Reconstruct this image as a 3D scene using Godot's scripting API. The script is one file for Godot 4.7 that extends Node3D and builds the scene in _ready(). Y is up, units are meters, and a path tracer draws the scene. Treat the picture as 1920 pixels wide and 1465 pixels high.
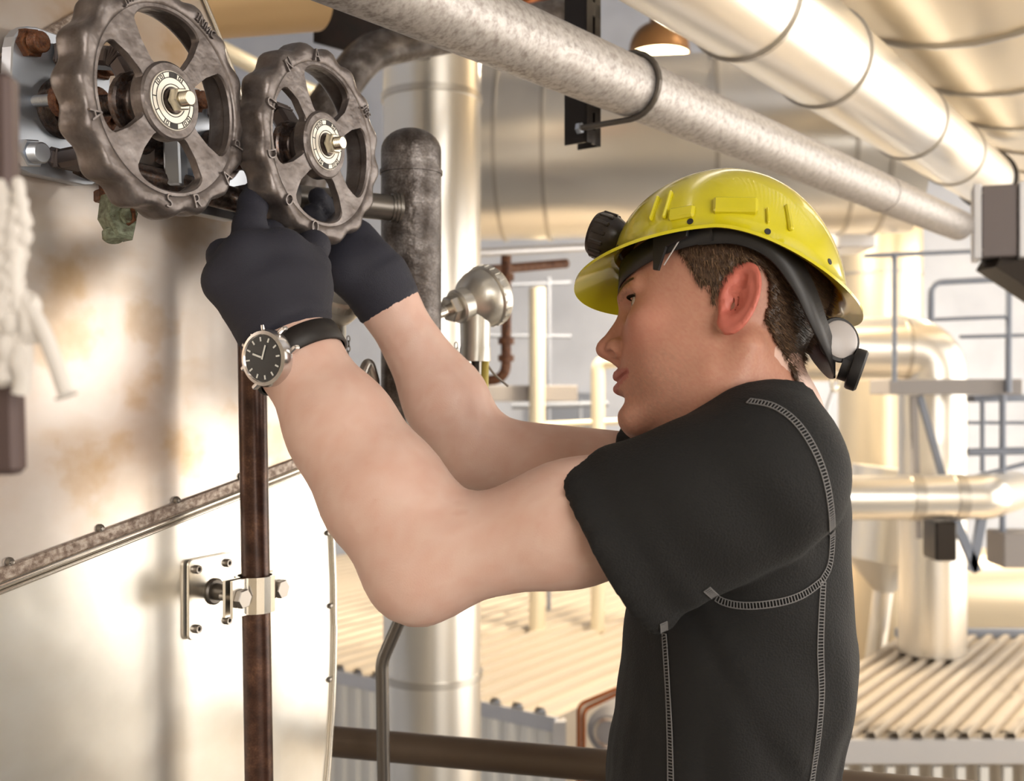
extends Node3D
# A worker in a yellow hard hat turning hand wheels in a plant hall full of clad ducts.
const EYE := Vector3(0, 1.6, 0)
const FOCAL := 2000.0
var M := {}
var taken := {}
var WN := Vector3(sin(deg_to_rad(63.0)), 0, cos(deg_to_rad(63.0)))      # the way the clad vessel end and the hand wheels face
var WT := Vector3(cos(deg_to_rad(63.0)), 0, -sin(deg_to_rad(63.0)))     # along the vessel end, away from the camera

# ---------------------------------------------------------------- places
func P(px: float, py: float, d: float) -> Vector3:
	return EYE + Vector3((px - 960.0) / FOCAL * d, (732.5 - py) / FOCAL * d, -d)

func numbered(n: String) -> String:
	if not taken.has(n):
		taken[n] = 0
		return n
	taken[n] += 1
	return "%s_%03d" % [n, taken[n]]

func tag(o: Node, label: String, category: String, group := "", kind := "") -> Node:
	if label: o.set_meta("label", label)
	if category: o.set_meta("category", category)
	if group: o.set_meta("group", group)
	if kind: o.set_meta("kind", kind)
	return o

func thing(called: String, label: String, category: String, at := Vector3.ZERO, group := "") -> Node3D:
	var o := Node3D.new()
	o.name = numbered(called)
	add_child(o)
	o.position = at
	tag(o, label, category, group)
	return o

func mb() -> SurfaceTool:
	var st := SurfaceTool.new()
	st.begin(Mesh.PRIMITIVE_TRIANGLES)
	return st

func obj(called: String, st: SurfaceTool, m: Material, parent: Node3D = null, smooth := true) -> MeshInstance3D:
	if smooth: st.generate_normals()
	return inst(called, st.commit(), m, parent)

# a mesh given in world coordinates is moved into its parent's frame, so that the thing keeps its base
func inst(called: String, mesh: Mesh, m: Material, parent: Node3D = null) -> MeshInstance3D:
	var o := MeshInstance3D.new()
	o.mesh = mesh
	o.material_override = m
	if parent:
		o.name = called
		parent.add_child(o, true)
		o.position = -world_of(parent)
	else:
		o.name = numbered(called)
		add_child(o)
	return o

func world_of(n: Node3D) -> Vector3:
	var p := Vector3.ZERO
	var k: Node = n
	while k != self and k is Node3D:
		p += k.position
		k = k.get_parent()
	return p

func struct(called: String, st: SurfaceTool, m: Material, label := "", category := "") -> MeshInstance3D:
	var o := obj(called, st, m)
	tag(o, label, category, "", "structure")
	return o

# ---------------------------------------------------------------- shapes (world coordinates)
func tri(st: SurfaceTool, a: Vector3, b: Vector3, c: Vector3) -> void:
	st.add_vertex(a); st.add_vertex(b); st.add_vertex(c)

func quad(st: SurfaceTool, a: Vector3, b: Vector3, c: Vector3, d: Vector3) -> void:
	tri(st, a, b, c); tri(st, a, c, d)

# a flat face of a convex solid round centre c, wound so that it looks outwards
func face(st: SurfaceTool, pts: Array, c: Vector3) -> void:
	var n: Vector3 = (pts[1] - pts[0]).cross(pts[2] - pts[0])
	var flip: bool = n.dot(pts[0] - c) > 0
	for i in range(1, pts.size() - 1):
		if flip: tri(st, pts[0], pts[i + 1], pts[i])
		else: tri(st, pts[0], pts[i], pts[i + 1])

func frame(at: Vector3, z: Vector3, up := Vector3.UP) -> Transform3D:
	z = z.normalized()
	if absf(z.dot(up)) > 0.99: up = Vector3.RIGHT
	var x := up.cross(z).normalized()
	return Transform3D(Basis(x, z.cross(x), z), at)

func box(st: SurfaceTool, xf: Transform3D, size: Vector3, bevel := 0.0) -> void:
	var h := size * 0.5
	var b: float = minf(bevel, minf(h.x, minf(h.y, h.z)) * 0.9)
	var c := xf.origin
	st.set_smooth_group(-1)
	var v := func(sx, sy, sz, k):
		var p := Vector3(sx * (h.x - (0.0 if k == 0 else b)), sy * (h.y - (0.0 if k == 1 else b)), sz * (h.z - (0.0 if k == 2 else b)))
		return xf * p
	for s in [-1, 1]:
		face(st, [v.call(s, -1, -1, 0), v.call(s, 1, -1, 0), v.call(s, 1, 1, 0), v.call(s, -1, 1, 0)], c)
		face(st, [v.call(-1, s, -1, 1), v.call(1, s, -1, 1), v.call(1, s, 1, 1), v.call(-1, s, 1, 1)], c)
		face(st, [v.call(-1, -1, s, 2), v.call(1, -1, s, 2), v.call(1, 1, s, 2), v.call(-1, 1, s, 2)], c)
	if b <= 0.0: return
	for s in [-1, 1]:
		for t in [-1, 1]:
			face(st, [v.call(s, t, -1, 0), v.call(s, t, 1, 0), v.call(s, t, 1, 1), v.call(s, t, -1, 1)], c)
			face(st, [v.call(s, -1, t, 0), v.call(s, 1, t, 0), v.call(s, 1, t, 2), v.call(s, -1, t, 2)], c)
			face(st, [v.call(-1, s, t, 1), v.call(1, s, t, 1), v.call(1, s, t, 2), v.call(-1, s, t, 2)], c)
			for u in [-1, 1]:
				face(st, [v.call(s, t, u, 0), v.call(s, t, u, 1), v.call(s, t, u, 2)], c)

# box between two points: section w across, h upwards
func bar(st: SurfaceTool, a: Vector3, b: Vector3, w: float, h: float, bevel := 0.0, up := Vector3.UP) -> void:
	var xf := frame((a + b) * 0.5, b - a, up)
	box(st, xf, Vector3(w, h, a.distance_to(b)), bevel)

# outline in the xy plane of xf, pushed depth along +z of xf; chamfer shrinks both ends towards the middle of the outline
func prism(st: SurfaceTool, poly: PackedVector2Array, xf: Transform3D, depth: float, chamfer := 0.0) -> void:
	st.set_smooth_group(-1)
	if not Geometry2D.is_polygon_clockwise(poly): poly.reverse()
	var n := poly.size()
	var mid := Vector2.ZERO
	for p in poly: mid += p / n
	var size := 0.0001
	for p in poly: size = maxf(size, p.distance_to(mid))
	var k := 1.0 - chamfer / size
	var rings := [[0.0, k], [chamfer, 1.0], [depth - chamfer, 1.0], [depth, k]] if chamfer > 0 else [[0.0, 1.0], [depth, 1.0]]
	var at := func(i, r):
		var q: Vector2 = mid + (poly[i % n] - mid) * r[1]
		return xf * Vector3(q.x, q.y, r[0])
	var t := Geometry2D.triangulate_polygon(poly)
	for i in range(0, t.size(), 3):
		var a = t[i]; var b = t[i + 1]; var c = t[i + 2]
		if (poly[b] - poly[a]).cross(poly[c] - poly[a]) > 0:
			var s = b; b = c; c = s
		tri(st, at.call(a, rings[-1]), at.call(b, rings[-1]), at.call(c, rings[-1]))
		tri(st, at.call(a, rings[0]), at.call(c, rings[0]), at.call(b, rings[0]))
	for r in rings.size() - 1:
		for i in n:
			quad(st, at.call(i, rings[r]), at.call(i, rings[r + 1]), at.call(i + 1, rings[r + 1]), at.call(i + 1, rings[r]))

func ngon(n: int, r: float, turn := 0.0) -> PackedVector2Array:
	var p := PackedVector2Array()
	for i in n: p.append(Vector2.from_angle(TAU * i / n + turn) * r)
	return p

func rounded_rect(w: float, h: float, r: float, k := 4) -> PackedVector2Array:
	var p := PackedVector2Array()
	for c in [[1, 1, 0], [-1, 1, 1], [-1, -1, 2], [1, -1, 3]]:
		for i in k + 1:
			p.append(Vector2(c[0] * (w / 2 - r), c[1] * (h / 2 - r)) + Vector2.from_angle(PI / 2 * (c[2] + float(i) / k)) * r)
	return p

# profile of (radius, along z) turned round the z axis of xf; corners sharper than 35 degrees stay hard
func lathe(st: SurfaceTool, prof: Array, xf: Transform3D, n := 32, from := 0.0, to := TAU) -> void:
	var g := 1
	st.set_smooth_group(g)
	for j in prof.size() - 1:
		var a: Vector2 = prof[j]
		var b: Vector2 = prof[j + 1]
		if j > 0:
			var w: Vector2 = a - prof[j - 1]
			if absf(w.angle_to(b - a)) > 0.6: g += 1
		st.set_smooth_group(g)
		for i in n:
			var t0 := from + (to - from) * i / n
			var t1 := from + (to - from) * (i + 1) / n
			if i == n - 1 and is_equal_approx(to - from, TAU): t1 = from
			var c0 := Vector3(cos(t0), sin(t0), 0); var c1 := Vector3(cos(t1), sin(t1), 0)
			var p := xf * (c0 * a.x + Vector3(0, 0, a.y)); var q := xf * (c1 * a.x + Vector3(0, 0, a.y))
			var r := xf * (c1 * b.x + Vector3(0, 0, b.y)); var s := xf * (c0 * b.x + Vector3(0, 0, b.y))
			if a.x > 1e-6: tri(st, p, r, q)
			if b.x > 1e-6: tri(st, p, s, r)

func cyl(st: SurfaceTool, a: Vector3, b: Vector3, r: float, n := 24, bevel := 0.0, r2 := -1.0) -> void:
	if r2 < 0: r2 = r
	var l := a.distance_to(b)
	var pr := [Vector2(0, 0), Vector2(r - bevel, 0), Vector2(r, bevel), Vector2(r2, l - bevel), Vector2(r2 - bevel, l), Vector2(0, l)] if bevel > 0 else [Vector2(0, 0), Vector2(r, 0), Vector2(r2, l), Vector2(0, l)]
	lathe(st, pr, frame(a, b - a), n)

# a round tube along points; r a number or one radius for each point
func tube(st: SurfaceTool, pts: Array, r, n := 12, caps := true) -> void:
	st.set_smooth_group(1)
	var x := Vector3.ZERO
	var rings := []
	for i in pts.size():
		var dir: Vector3 = (pts[mini(i + 1, pts.size() - 1)] - pts[maxi(i - 1, 0)]).normalized()
		if x == Vector3.ZERO: x = frame(Vector3.ZERO, dir).basis.x
		x = (x - dir * x.dot(dir)).normalized()
		var y := dir.cross(x)
		var rr: float = r if not (r is Array) else r[i]
		var ring := []
		for k in n:
			var t := TAU * k / n
			ring.append(pts[i] + (x * cos(t) + y * sin(t)) * rr)
		rings.append(ring)
	for i in pts.size() - 1:
		for k in n:
			var l := (k + 1) % n
			quad(st, rings[i][k], rings[i + 1][k], rings[i + 1][l], rings[i][l])
	if caps:
		st.set_smooth_group(2)
		for k in n:
			tri(st, pts[0], rings[0][k], rings[0][(k + 1) % n])
			tri(st, pts[-1], rings[-1][(k + 1) % n], rings[-1][k])

# a polyline with its corners rounded to radius r
func bend(pts: Array, r: float, k := 8) -> Array:
	var out := [pts[0]]
	for i in range(1, pts.size() - 1):
		var a: Vector3 = (pts[i - 1] - pts[i]).normalized()
		var b: Vector3 = (pts[i + 1] - pts[i]).normalized()
		var half := a.angle_to(b) / 2
		var cut := minf(r / tan(half), minf(pts[i].distance_to(pts[i - 1]), pts[i].distance_to(pts[i + 1])) * 0.49)
		var s: Vector3 = pts[i] + a * cut
		var e: Vector3 = pts[i] + b * cut
		for j in k + 1:
			var t := float(j) / k
			out.append(s.lerp(pts[i], t).lerp(pts[i].lerp(e, t), t))
	out.append(pts[-1])
	return out

func spline(pts: Array, per := 8) -> Array:
	var out := []
	for i in pts.size() - 1:
		var p0: Vector3 = pts[maxi(i - 1, 0)]; var p3: Vector3 = pts[mini(i + 2, pts.size() - 1)]
		for j in per: out.append(pts[i].cubic_interpolate(pts[i + 1], p0, p3, float(j) / per))
	out.append(pts[-1])
	return out

# hexagon bolt head or nut standing on at, looking along z
func hex(st: SurfaceTool, at: Vector3, z: Vector3, r: float, h: float, turn := 0.3) -> void:
	prism(st, ngon(6, r, turn), frame(at, z), h, h * 0.12)

# threaded rod: a stack of small rings
func thread(st: SurfaceTool, a: Vector3, b: Vector3, r: float, pitch := 0.0025, n := 16) -> void:
	var l := a.distance_to(b)
	var pr := [Vector2(0, 0), Vector2(r * 0.86, 0)]
	var k := maxi(2, int(l / pitch))
	for i in k:
		pr.append(Vector2(r, l * (i + 0.5) / k))
		pr.append(Vector2(r * 0.86, l * (i + 1.0) / k))
	pr.append(Vector2(0, l))
	lathe(st, pr, frame(a, b - a), n)

# ---------------------------------------------------------------- materials
func noise_image(size: int, freq: float, seed_: int, octaves := 4, kind := FastNoiseLite.TYPE_SIMPLEX_SMOOTH) -> Image:
	var f := FastNoiseLite.new()
	f.noise_type = kind
	f.frequency = freq
	f.seed = seed_
	f.fractal_octaves = octaves
	return f.get_seamless_image(size, size)

# colour texture: noise (plus a second, finer one) read through a ramp of colours
func ramp_texture(size: int, freq: float, seed_: int, stops: Array, colors: Array, fine := 0.0, fine_freq := 0.15, squash := 1) -> ImageTexture:
	var a := noise_image(size, freq, seed_)
	var b := noise_image(size, fine_freq, seed_ + 7, 3)
	var im := Image.create(size, size, false, Image.FORMAT_RGB8)
	var g := Gradient.new()
	g.offsets = PackedFloat32Array(stops)
	g.colors = PackedColorArray(colors)
	for y in size:
		for x in size:
			var v := a.get_pixel(x, (y / squash) % size).r + (b.get_pixel(x, y).r - 0.5) * fine
			im.set_pixel(x, y, g.sample(clampf(v, 0, 1)))
	return ImageTexture.create_from_image(im)

func normal_texture(size: int, freq: float, seed_: int, strength: float, octaves := 3) -> ImageTexture:
	var im := noise_image(size, freq, seed_, octaves)
	im.convert(Image.FORMAT_RGBA8)
	im.bump_map_to_normal_map(strength)
	return ImageTexture.create_from_image(im)

func mat(called: String, color: Color, rough := 0.5, metal := 0.0, tex: Texture2D = null, scale := 1.0, nor: Texture2D = null, nscale := 1.0, world := false) -> StandardMaterial3D:
	var m := StandardMaterial3D.new()
	m.resource_name = called
	m.albedo_color = color
	m.roughness = rough
	m.metallic = metal
	if tex: m.albedo_texture = tex
	if nor:
		m.normal_enabled = true
		m.normal_texture = nor
		m.normal_scale = nscale
	if tex or nor:
		m.uv1_triplanar = true
		m.uv1_world_triplanar = world
		m.uv1_scale = Vector3.ONE * scale
	M[called] = m
	return m

func C(r: int, g: int, b: int) -> Color:
	return Color8(r, g, b)

func make_materials() -> void:
	var soft := normal_texture(256, 0.012, 3, 6.0)
	var grain := normal_texture(256, 0.09, 5, 3.0)
	var pits := normal_texture(256, 0.05, 9, 10.0)
	# sheet cladding
	mat("cladding", C(240, 236, 229), 0.30, 0.88)
	mat("cladding_warm", C(240, 226, 200), 0.36, 0.85)
	mat("band", C(205, 200, 192), 0.35, 0.9)
	var stain := ramp_texture(256, 0.012, 21, [0.0, 0.35, 0.62, 0.8, 1.0], [C(214, 206, 198), C(226, 217, 210), C(221, 207, 195), C(206, 180, 150), C(190, 158, 120)], 0.12, 0.12)
	mat("vessel_upper", Color.WHITE, 0.31, 0.8, stain, 2.2, soft, 0.035)
	var clean := ramp_texture(256, 0.01, 25, [0.0, 0.5, 1.0], [C(226, 222, 214), C(240, 237, 230), C(232, 224, 212)], 0.10, 0.2)
	mat("vessel_lower", Color.WHITE, 0.30, 0.88, clean, 2.0, soft, 0.06)
	var grime := ramp_texture(256, 0.03, 31, [0.0, 0.4, 0.6, 1.0], [C(96, 80, 70), C(140, 124, 114), C(178, 164, 152), C(206, 198, 190)], 0.35, 0.2)
	mat("seam_grime", Color.WHITE, 0.5, 0.6, grime, 14.0)
	mat("zinc", C(196, 202, 212), 0.33, 0.9)
	mat("bright_steel", C(222, 216, 206), 0.24, 0.95)
	mat("screw_steel", C(150, 144, 138), 0.3, 0.9)
	# pipes
	var galv := ramp_texture(320, 0.045, 41, [0.0, 0.3, 0.5, 0.75, 1.0], [C(128, 120, 115), C(158, 151, 147), C(178, 173, 170), C(192, 188, 186), C(170, 162, 157)], 0.7, 0.11)
	mat("galvanised", Color.WHITE, 0.48, 0.55, galv, 4.6)
	var dark := ramp_texture(256, 0.02, 51, [0.0, 0.35, 0.6, 0.85, 1.0], [C(46, 38, 34), C(74, 66, 62), C(98, 91, 88), C(136, 130, 128), C(160, 156, 154)], 0.45, 0.2)
	mat("mill_steel", Color.WHITE, 0.42, 0.45, dark, 5.0, pits, 0.16)
	var brown := ramp_texture(256, 0.02, 61, [0.0, 0.4, 0.7, 1.0], [C(44, 26, 20), C(66, 42, 33), C(86, 58, 46), C(122, 88, 66)], 0.4, 0.2)
	mat("brown_pipe", Color.WHITE, 0.30, 0.35, brown, 6.0)
	mat("brown_rail", C(92, 76, 62), 0.42, 0.1)
	mat("tube_steel", C(104, 98, 92), 0.34, 0.6)
	var iron := ramp_texture(256, 0.025, 71, [0.0, 0.3, 0.55, 0.8, 1.0], [C(72, 62, 58), C(92, 84, 81), C(106, 98, 95), C(120, 113, 111), C(144, 138, 136)], 0.25, 0.25)
	mat("cast_iron", Color.WHITE, 0.36, 0.6, iron, 5.0, pits, 0.10)
	mat("iron_hub", C(92, 82, 80), 0.42, 0.5)
	var rust := ramp_texture(256, 0.03, 81, [0.0, 0.35, 0.6, 0.8, 1.0], [C(40, 24, 18), C(88, 50, 28), C(122, 72, 38), C(96, 82, 74), C(150, 98, 52)], 0.5, 0.2)
	mat("rust", Color.WHITE, 0.5, 0.35, rust, 16.0, pits, 0.3)
	var oily := ramp_texture(256, 0.03, 91, [0.0, 0.4, 0.65, 0.85, 1.0], [C(34, 26, 24), C(66, 56, 52), C(104, 96, 94), C(92, 56, 34), C(60, 40, 30)], 0.4, 0.2)
	mat("oily_steel", Color.WHITE, 0.28, 0.7, oily, 12.0)
	var green := ramp_texture(256, 0.04, 95, [0.0, 0.4, 0.7, 1.0], [C(70, 60, 48), C(112, 118, 98), C(136, 146, 126), C(160, 168, 150)], 0.4, 0.2)
	mat("green_cast", Color.WHITE, 0.55, 0.2, green, 14.0, pits, 0.2)
	mat("brass", C(206, 198, 180), 0.26, 0.95)
	mat("plate_white", C(226, 220, 208), 0.45, 0.3)
	mat("print_black", C(38, 34, 34), 0.6, 0.0)
	mat("black_steel", C(46, 40, 37), 0.28, 0.5)
	mat("tan_duct", C(196, 164, 120), 0.45, 0.3)
	mat("dark_plate", C(84, 46, 32), 0.4, 0.3, brown, 2.5)
	mat("grey_paint", C(150, 146, 146), 0.5, 0.1)
	mat("blue_grey_paint", C(132, 140, 156), 0.5, 0.1)
	mat("bracket_grey", C(112, 104, 104), 0.5, 0.4)
	mat("cream_pipe", C(232, 222, 198), 0.35, 0.3)
	mat("rust_pipe", Color.WHITE, 0.5, 0.2, rust, 5.0, pits, 0.4)
	mat("copper", C(150, 88, 52), 0.3, 0.8)
	mat("cast_alu", C(206, 203, 196), 0.34, 0.85)
	mat("cable_black", C(46, 38, 30), 0.5)
	mat("cable_yellow", C(206, 190, 96), 0.5)
	mat("corrugated", C(192, 181, 166), 0.5, 0.25)
	mat("corrugated_white", C(232, 230, 226), 0.5, 0.1)
	mat("trim_alu", C(208, 208, 212), 0.4, 0.6)
	# building
	var plaster := ramp_texture(256, 0.01, 101, [0.0, 0.5, 1.0], [C(190, 197, 212), C(200, 207, 222), C(208, 214, 227)], 0.1, 0.2)
	mat("wall_paint", Color.WHITE, 0.8, 0.0, plaster, 0.4)
	mat("wall_cream", C(226, 214, 194), 0.8)
	mat("concrete", C(190, 184, 174), 0.8, 0.0, plaster, 0.6)
	mat("deck", C(92, 100, 112), 0.6, 0.3)
	mat("grating", C(120, 116, 112), 0.5, 0.7)
	mat("window_frame", C(120, 124, 130), 0.5, 0.2)
	# rope
	mat("rope", C(214, 208, 202), 0.9, 0.0)
	mat("bar_dark", C(84, 68, 66), 0.5, 0.2)
	# worker
	var skin := StandardMaterial3D.new()
	skin.vertex_color_use_as_albedo = true
	skin.roughness = 0.5
	skin.normal_enabled = true
	skin.normal_texture = grain
	skin.normal_scale = 0.18
	skin.uv1_triplanar = true
	skin.uv1_scale = Vector3.ONE * 18.0
	M["skin"] = skin
	var hair := StandardMaterial3D.new()
	hair.vertex_color_use_as_albedo = true
	hair.roughness = 0.42
	M["hair"] = hair
	var eye := StandardMaterial3D.new()
	eye.vertex_color_use_as_albedo = true
	eye.roughness = 0.12
	M["eye"] = eye
	var knit := normal_texture(256, 0.16, 15, 4.0)
	mat("shirt", C(17, 16, 16), 0.85, 0.0, null, 9.0, knit, 0.35)
	mat("stitch", C(112, 110, 110), 0.8)
	mat("glove", C(34, 34, 46), 0.75, 0.0, null, 14.0, knit, 0.4)
	mat("glove_rib", C(52, 50, 66), 0.8)
	mat("trousers", C(40, 42, 52), 0.85)
	mat("boot", C(36, 30, 27), 0.6)
	var hat := mat("hat_yellow", C(216, 205, 28), 0.3, 0.0)
	hat.clearcoat_enabled = true
	hat.clearcoat = 1.0
	hat.clearcoat_roughness = 0.07
	hat.backlight_enabled = true
	hat.backlight = Color(0.45, 0.28, 0.0)
	mat("hat_black", C(34, 32, 33), 0.5)
	mat("knob_grey", C(176, 170, 168), 0.4)
	mat("lamp_black", C(40, 32, 28), 0.3, 0.1)
	mat("lamp_glass", C(160, 150, 140), 0.12, 0.3)
	mat("watch_steel", C(210, 206, 204), 0.2, 0.95)
	mat("watch_face", C(38, 40, 42), 0.25)
	mat("watch_mark", C(216, 216, 210), 0.4)
	mat("leather", C(26, 20, 18), 0.55)

func glow(called: String, color: Color, energy: float) -> StandardMaterial3D:
	var m := StandardMaterial3D.new()
	m.resource_name = called
	m.albedo_color = color
	m.emission_enabled = true
	m.emission = color
	m.emission_energy_multiplier = energy
	M[called] = m
	return m

# ---------------------------------------------------------------- camera, light, exposure
func make_camera_and_light() -> void:
	var cam := Camera3D.new()
	cam.name = "camera"
	add_child(cam)
	cam.position = EYE
	var lens := CameraAttributesPhysical.new()
	lens.frustum_focal_length = 12.0 / (732.5 / FOCAL)
	lens.frustum_focus_distance = 1.06
	lens.frustum_near = 0.05
	lens.frustum_far = 60.0
	lens.exposure_aperture = 5.6
	cam.attributes = lens
	cam.current = true
	var w := WorldEnvironment.new()
	w.name = "world"
	var e := Environment.new()
	e.background_mode = Environment.BG_COLOR
	e.background_color = Color(0.02, 0.02, 0.02)
	e.tonemap_mode = Environment.TONE_MAPPER_LINEAR
	e.tonemap_exposure = 1.12
	e.sdfgi_enabled = true
	e.ssao_enabled = true
	e.ssil_enabled = true
	w.environment = e
	add_child(w)
	# large windows: key behind the camera; right-hand pair unseen, added to brighten reflections
	window_light(Vector3(2.9, 2.3, 3.12), Vector3(0, 0, -1), 3.6, 2.6, 16.0, 0)
	window_light(Vector3(8.92, 1.55, -1.4), Vector3(-1, 0, 0), 5.2, 6.1, 18.0, 1)
	window_light(Vector3(8.92, 1.55, -6.9), Vector3(-1, 0, 0), 5.2, 6.1, 18.0, 2)

func window_light(at: Vector3, to: Vector3, w: float, h: float, energy: float, n: int) -> void:
	var l := AreaLight3D.new()
	l.name = "unseen_daylight_%d" % n
	l.area_size = Vector2(w, h)
	l.light_energy = energy
	l.light_color = Color(1.0, 0.985, 0.96)
	l.area_range = 40.0
	l.area_attenuation = 2.0
	l.shadow_enabled = true
	add_child(l)
	l.transform = Transform3D(frame(Vector3.ZERO, -to).basis, at + to * 0.06)

# ---------------------------------------------------------------- the hall
func make_hall() -> void:
	var X0 := -5.0; var X1 := 9.0; var Z0 := -13.0; var Z1 := 3.2; var Y0 := -3.2; var Y1 := 6.4
	var st := mb()
	box(st, Transform3D(Basis(), Vector3((X0 + X1) / 2, Y0 - 0.1, (Z0 + Z1) / 2)), Vector3(X1 - X0, 0.2, Z1 - Z0))
	struct("floor", st, M.concrete)
	st = mb()
	box(st, Transform3D(Basis(), Vector3(X0 - 0.1, (Y0 + Y1) / 2, (Z0 + Z1) / 2)), Vector3(0.2, Y1 - Y0, Z1 - Z0))
	struct("wall_left", st, M.wall_paint)
	st = mb()
	box(st, Transform3D(Basis(), Vector3((X0 + X1) / 2, (Y0 + Y1) / 2, Z0 - 0.1)), Vector3(X1 - X0 + 0.4, Y1 - Y0, 0.2))
	struct("wall_far", st, M.wall_paint)
	# walls with windows: the wall is built round the openings
	walled("wall_right", Vector3(X1 + 0.1, 0, 0), Vector3(0, 0, -1), -Z1, -Z0, Y0, Y1, [[1.4, 1.55, 5.2, 6.1], [6.9, 1.55, 5.2, 6.1]], Vector3(-1, 0, 0))  # unseen openings, added to brighten what the vessel end mirrors
	walled("wall_back", Vector3(0, 0, Z1 + 0.1), Vector3(1, 0, 0), X0, X1, Y0, Y1, [[2.9, 2.3, 3.6, 2.6]], Vector3(0, 0, -1))
	# ceiling of ribbed steel deck on girders
	st = mb()
	box(st, Transform3D(Basis(), Vector3((X0 + X1) / 2, Y1 + 0.16, (Z0 + Z1) / 2)), Vector3(X1 - X0, 0.1, Z1 - Z0))
	var o := struct("ceiling", st, M.blue_grey_paint)
	st = mb()
	var x := X0 + 0.1
	while x < X1 - 0.2:
		box(st, Transform3D(Basis(), Vector3(x, Y1 + 0.06, (Z0 + Z1) / 2)), Vector3(0.13, 0.1, Z1 - Z0))
		x += 0.26
	obj("deck_ribs", st, M.trim_alu, o)
	for z in [-4.2, -7.4, -10.6]:
		st = mb()
		bar(st, Vector3(X0, Y1 - 0.05, z), Vector3(X1, Y1 - 0.05, z), 0.2, 0.02)
		bar(st, Vector3(X0, Y1 - 0.2, z), Vector3(X1, Y1 - 0.2, z), 0.02, 0.3)
		bar(st, Vector3(X0, Y1 - 0.36, z), Vector3(X1, Y1 - 0.36, z), 0.2, 0.02)
		obj("roof_girder", st, M.blue_grey_paint, o)
	# the walkway: plank of steel deck the worker stands on
	var t := thing("steel_walkway", "grey steel plank walkway high above the hall floor under the worker", "walkway", Vector3(0.6, -0.03, -0.6))
	for i in 14:
		st = mb()
		box(st, Transform3D(Basis(), Vector3(-0.05 + i * 0.22, -0.025, -0.35)), Vector3(0.21, 0.05, 3.5), 0.006)
		obj("deck_plank", st, M.grating, t)
	st = mb()
	for zz in [-2.0, 1.2]:
		st = mb()
		bar(st, Vector3(-0.1, -0.15, zz), Vector3(2.9, -0.15, zz), 0.1, 0.2)
		obj("support_beam", st, M.grating, t)
	for c in [Vector3(0.0, 0, -2.0), Vector3(2.8, 0, -2.0), Vector3(2.8, 0, 1.2), Vector3(0.0, 0, 1.2)]:
		st = mb()
		bar(st, c + Vector3(0, -0.2, 0), Vector3(c.x, Y0, c.z), 0.12, 0.12)
		obj("support_leg", st, M.grating, t)

func walled(called: String, base: Vector3, along: Vector3, a0: float, a1: float, y0: float, y1: float, holes: Array, inward: Vector3) -> void:
	var st := mb()
	var piece := func(s: float, e: float, lo: float, hi: float):
		if e - s > 0.01 and hi - lo > 0.01:
			var b := Basis(along, Vector3.UP, along.cross(Vector3.UP))
			box(st, Transform3D(b, base + along * ((s + e) / 2) + Vector3.UP * ((lo + hi) / 2)), Vector3(e - s, hi - lo, 0.2))
	var at := a0
	for h in holes:
		piece.call(at, h[0] - h[2] / 2, y0, y1)
		piece.call(h[0] - h[2] / 2, h[0] + h[2] / 2, y0, h[1] - h[3] / 2)
		piece.call(h[0] - h[2] / 2, h[0] + h[2] / 2, h[1] + h[3] / 2, y1)
		at = h[0] + h[2] / 2
	piece.call(at, a1, y0, y1)
	struct(called, st, M.wall_cream)
	for h in holes:
		var c: Vector3 = base + along * h[0] + Vector3.UP * h[1]
		var b := Basis(along, Vector3.UP, along.cross(Vector3.UP))
		st = mb()
		box(st, Transform3D(b, c - inward * 0.04), Vector3(h[2], h[3], 0.02))
		numbered_windows += 1
		var pane := struct("unseen_window_%d" % numbered_windows, st, M.unseen_pane)
		st = mb()
		for i in 5:
			var f: float = h[2] * (i / 4.0 - 0.5)
			f = clampf(f, -h[2] / 2 + 0.03, h[2] / 2 - 0.03)
			box(st, Transform3D(b, c + along * f), Vector3(0.06, h[3], 0.08))
		for i in 3:
			var f: float = clampf(h[3] * (i / 2.0 - 0.5), -h[3] / 2 + 0.03, h[3] / 2 - 0.03)
			box(st, Transform3D(b, c + Vector3.UP * f), Vector3(h[2] - 0.12, 0.06, 0.07))
		obj("window_frame", st, M.window_frame, pane)
var numbered_windows := 0

# ---------------------------------------------------------------- ducts and pipes
func ring(st: SurfaceTool, at: Vector3, z: Vector3, r: float, w: float, thick: float, n := 40) -> void:
	lathe(st, [Vector2(r - 0.002, -w / 2), Vector2(r + thick, -w / 2), Vector2(r + thick, w / 2), Vector2(r - 0.002, w / 2)], frame(at, z), n)

# a clad duct along points, with bands at (distance along the first-to-last line)
func duct(called: String, label: String, pts: Array, r: float, m: Material, bands: Array = [], category := "duct", band_w := 0.035, bend_r := 0.0, band_mat: Material = null) -> Node3D:
	var t := thing(called, label, category, pts[0])
	var st := mb()
	tube(st, bend(pts, bend_r, 10) if bend_r > 0 else pts, r, 48)
	obj("shell", st, m, t)
	for b in bands:
		var left: float = b
		for i in pts.size() - 1:
			var l: float = pts[i].distance_to(pts[i + 1])
			if left <= l:
				st = mb()
				var dir: Vector3 = (pts[i + 1] - pts[i]).normalized()
				ring(st, pts[i] + dir * left, dir, r, band_w, 0.004 + r * 0.012)
				obj("band", st, band_mat if band_mat else M.band, t)
				break
			left -= l
	return t

func pole(called: String, label: String, category: String, pts: Array, r: float, m: Material, bend_r := 0.0, n := 14, group := "") -> Node3D:
	var st := mb()
	tube(st, bend(pts, bend_r) if bend_r > 0 else pts, r, n)
	var o := obj(called, st, m)
	tag(o, label, category, group)
	return o

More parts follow.
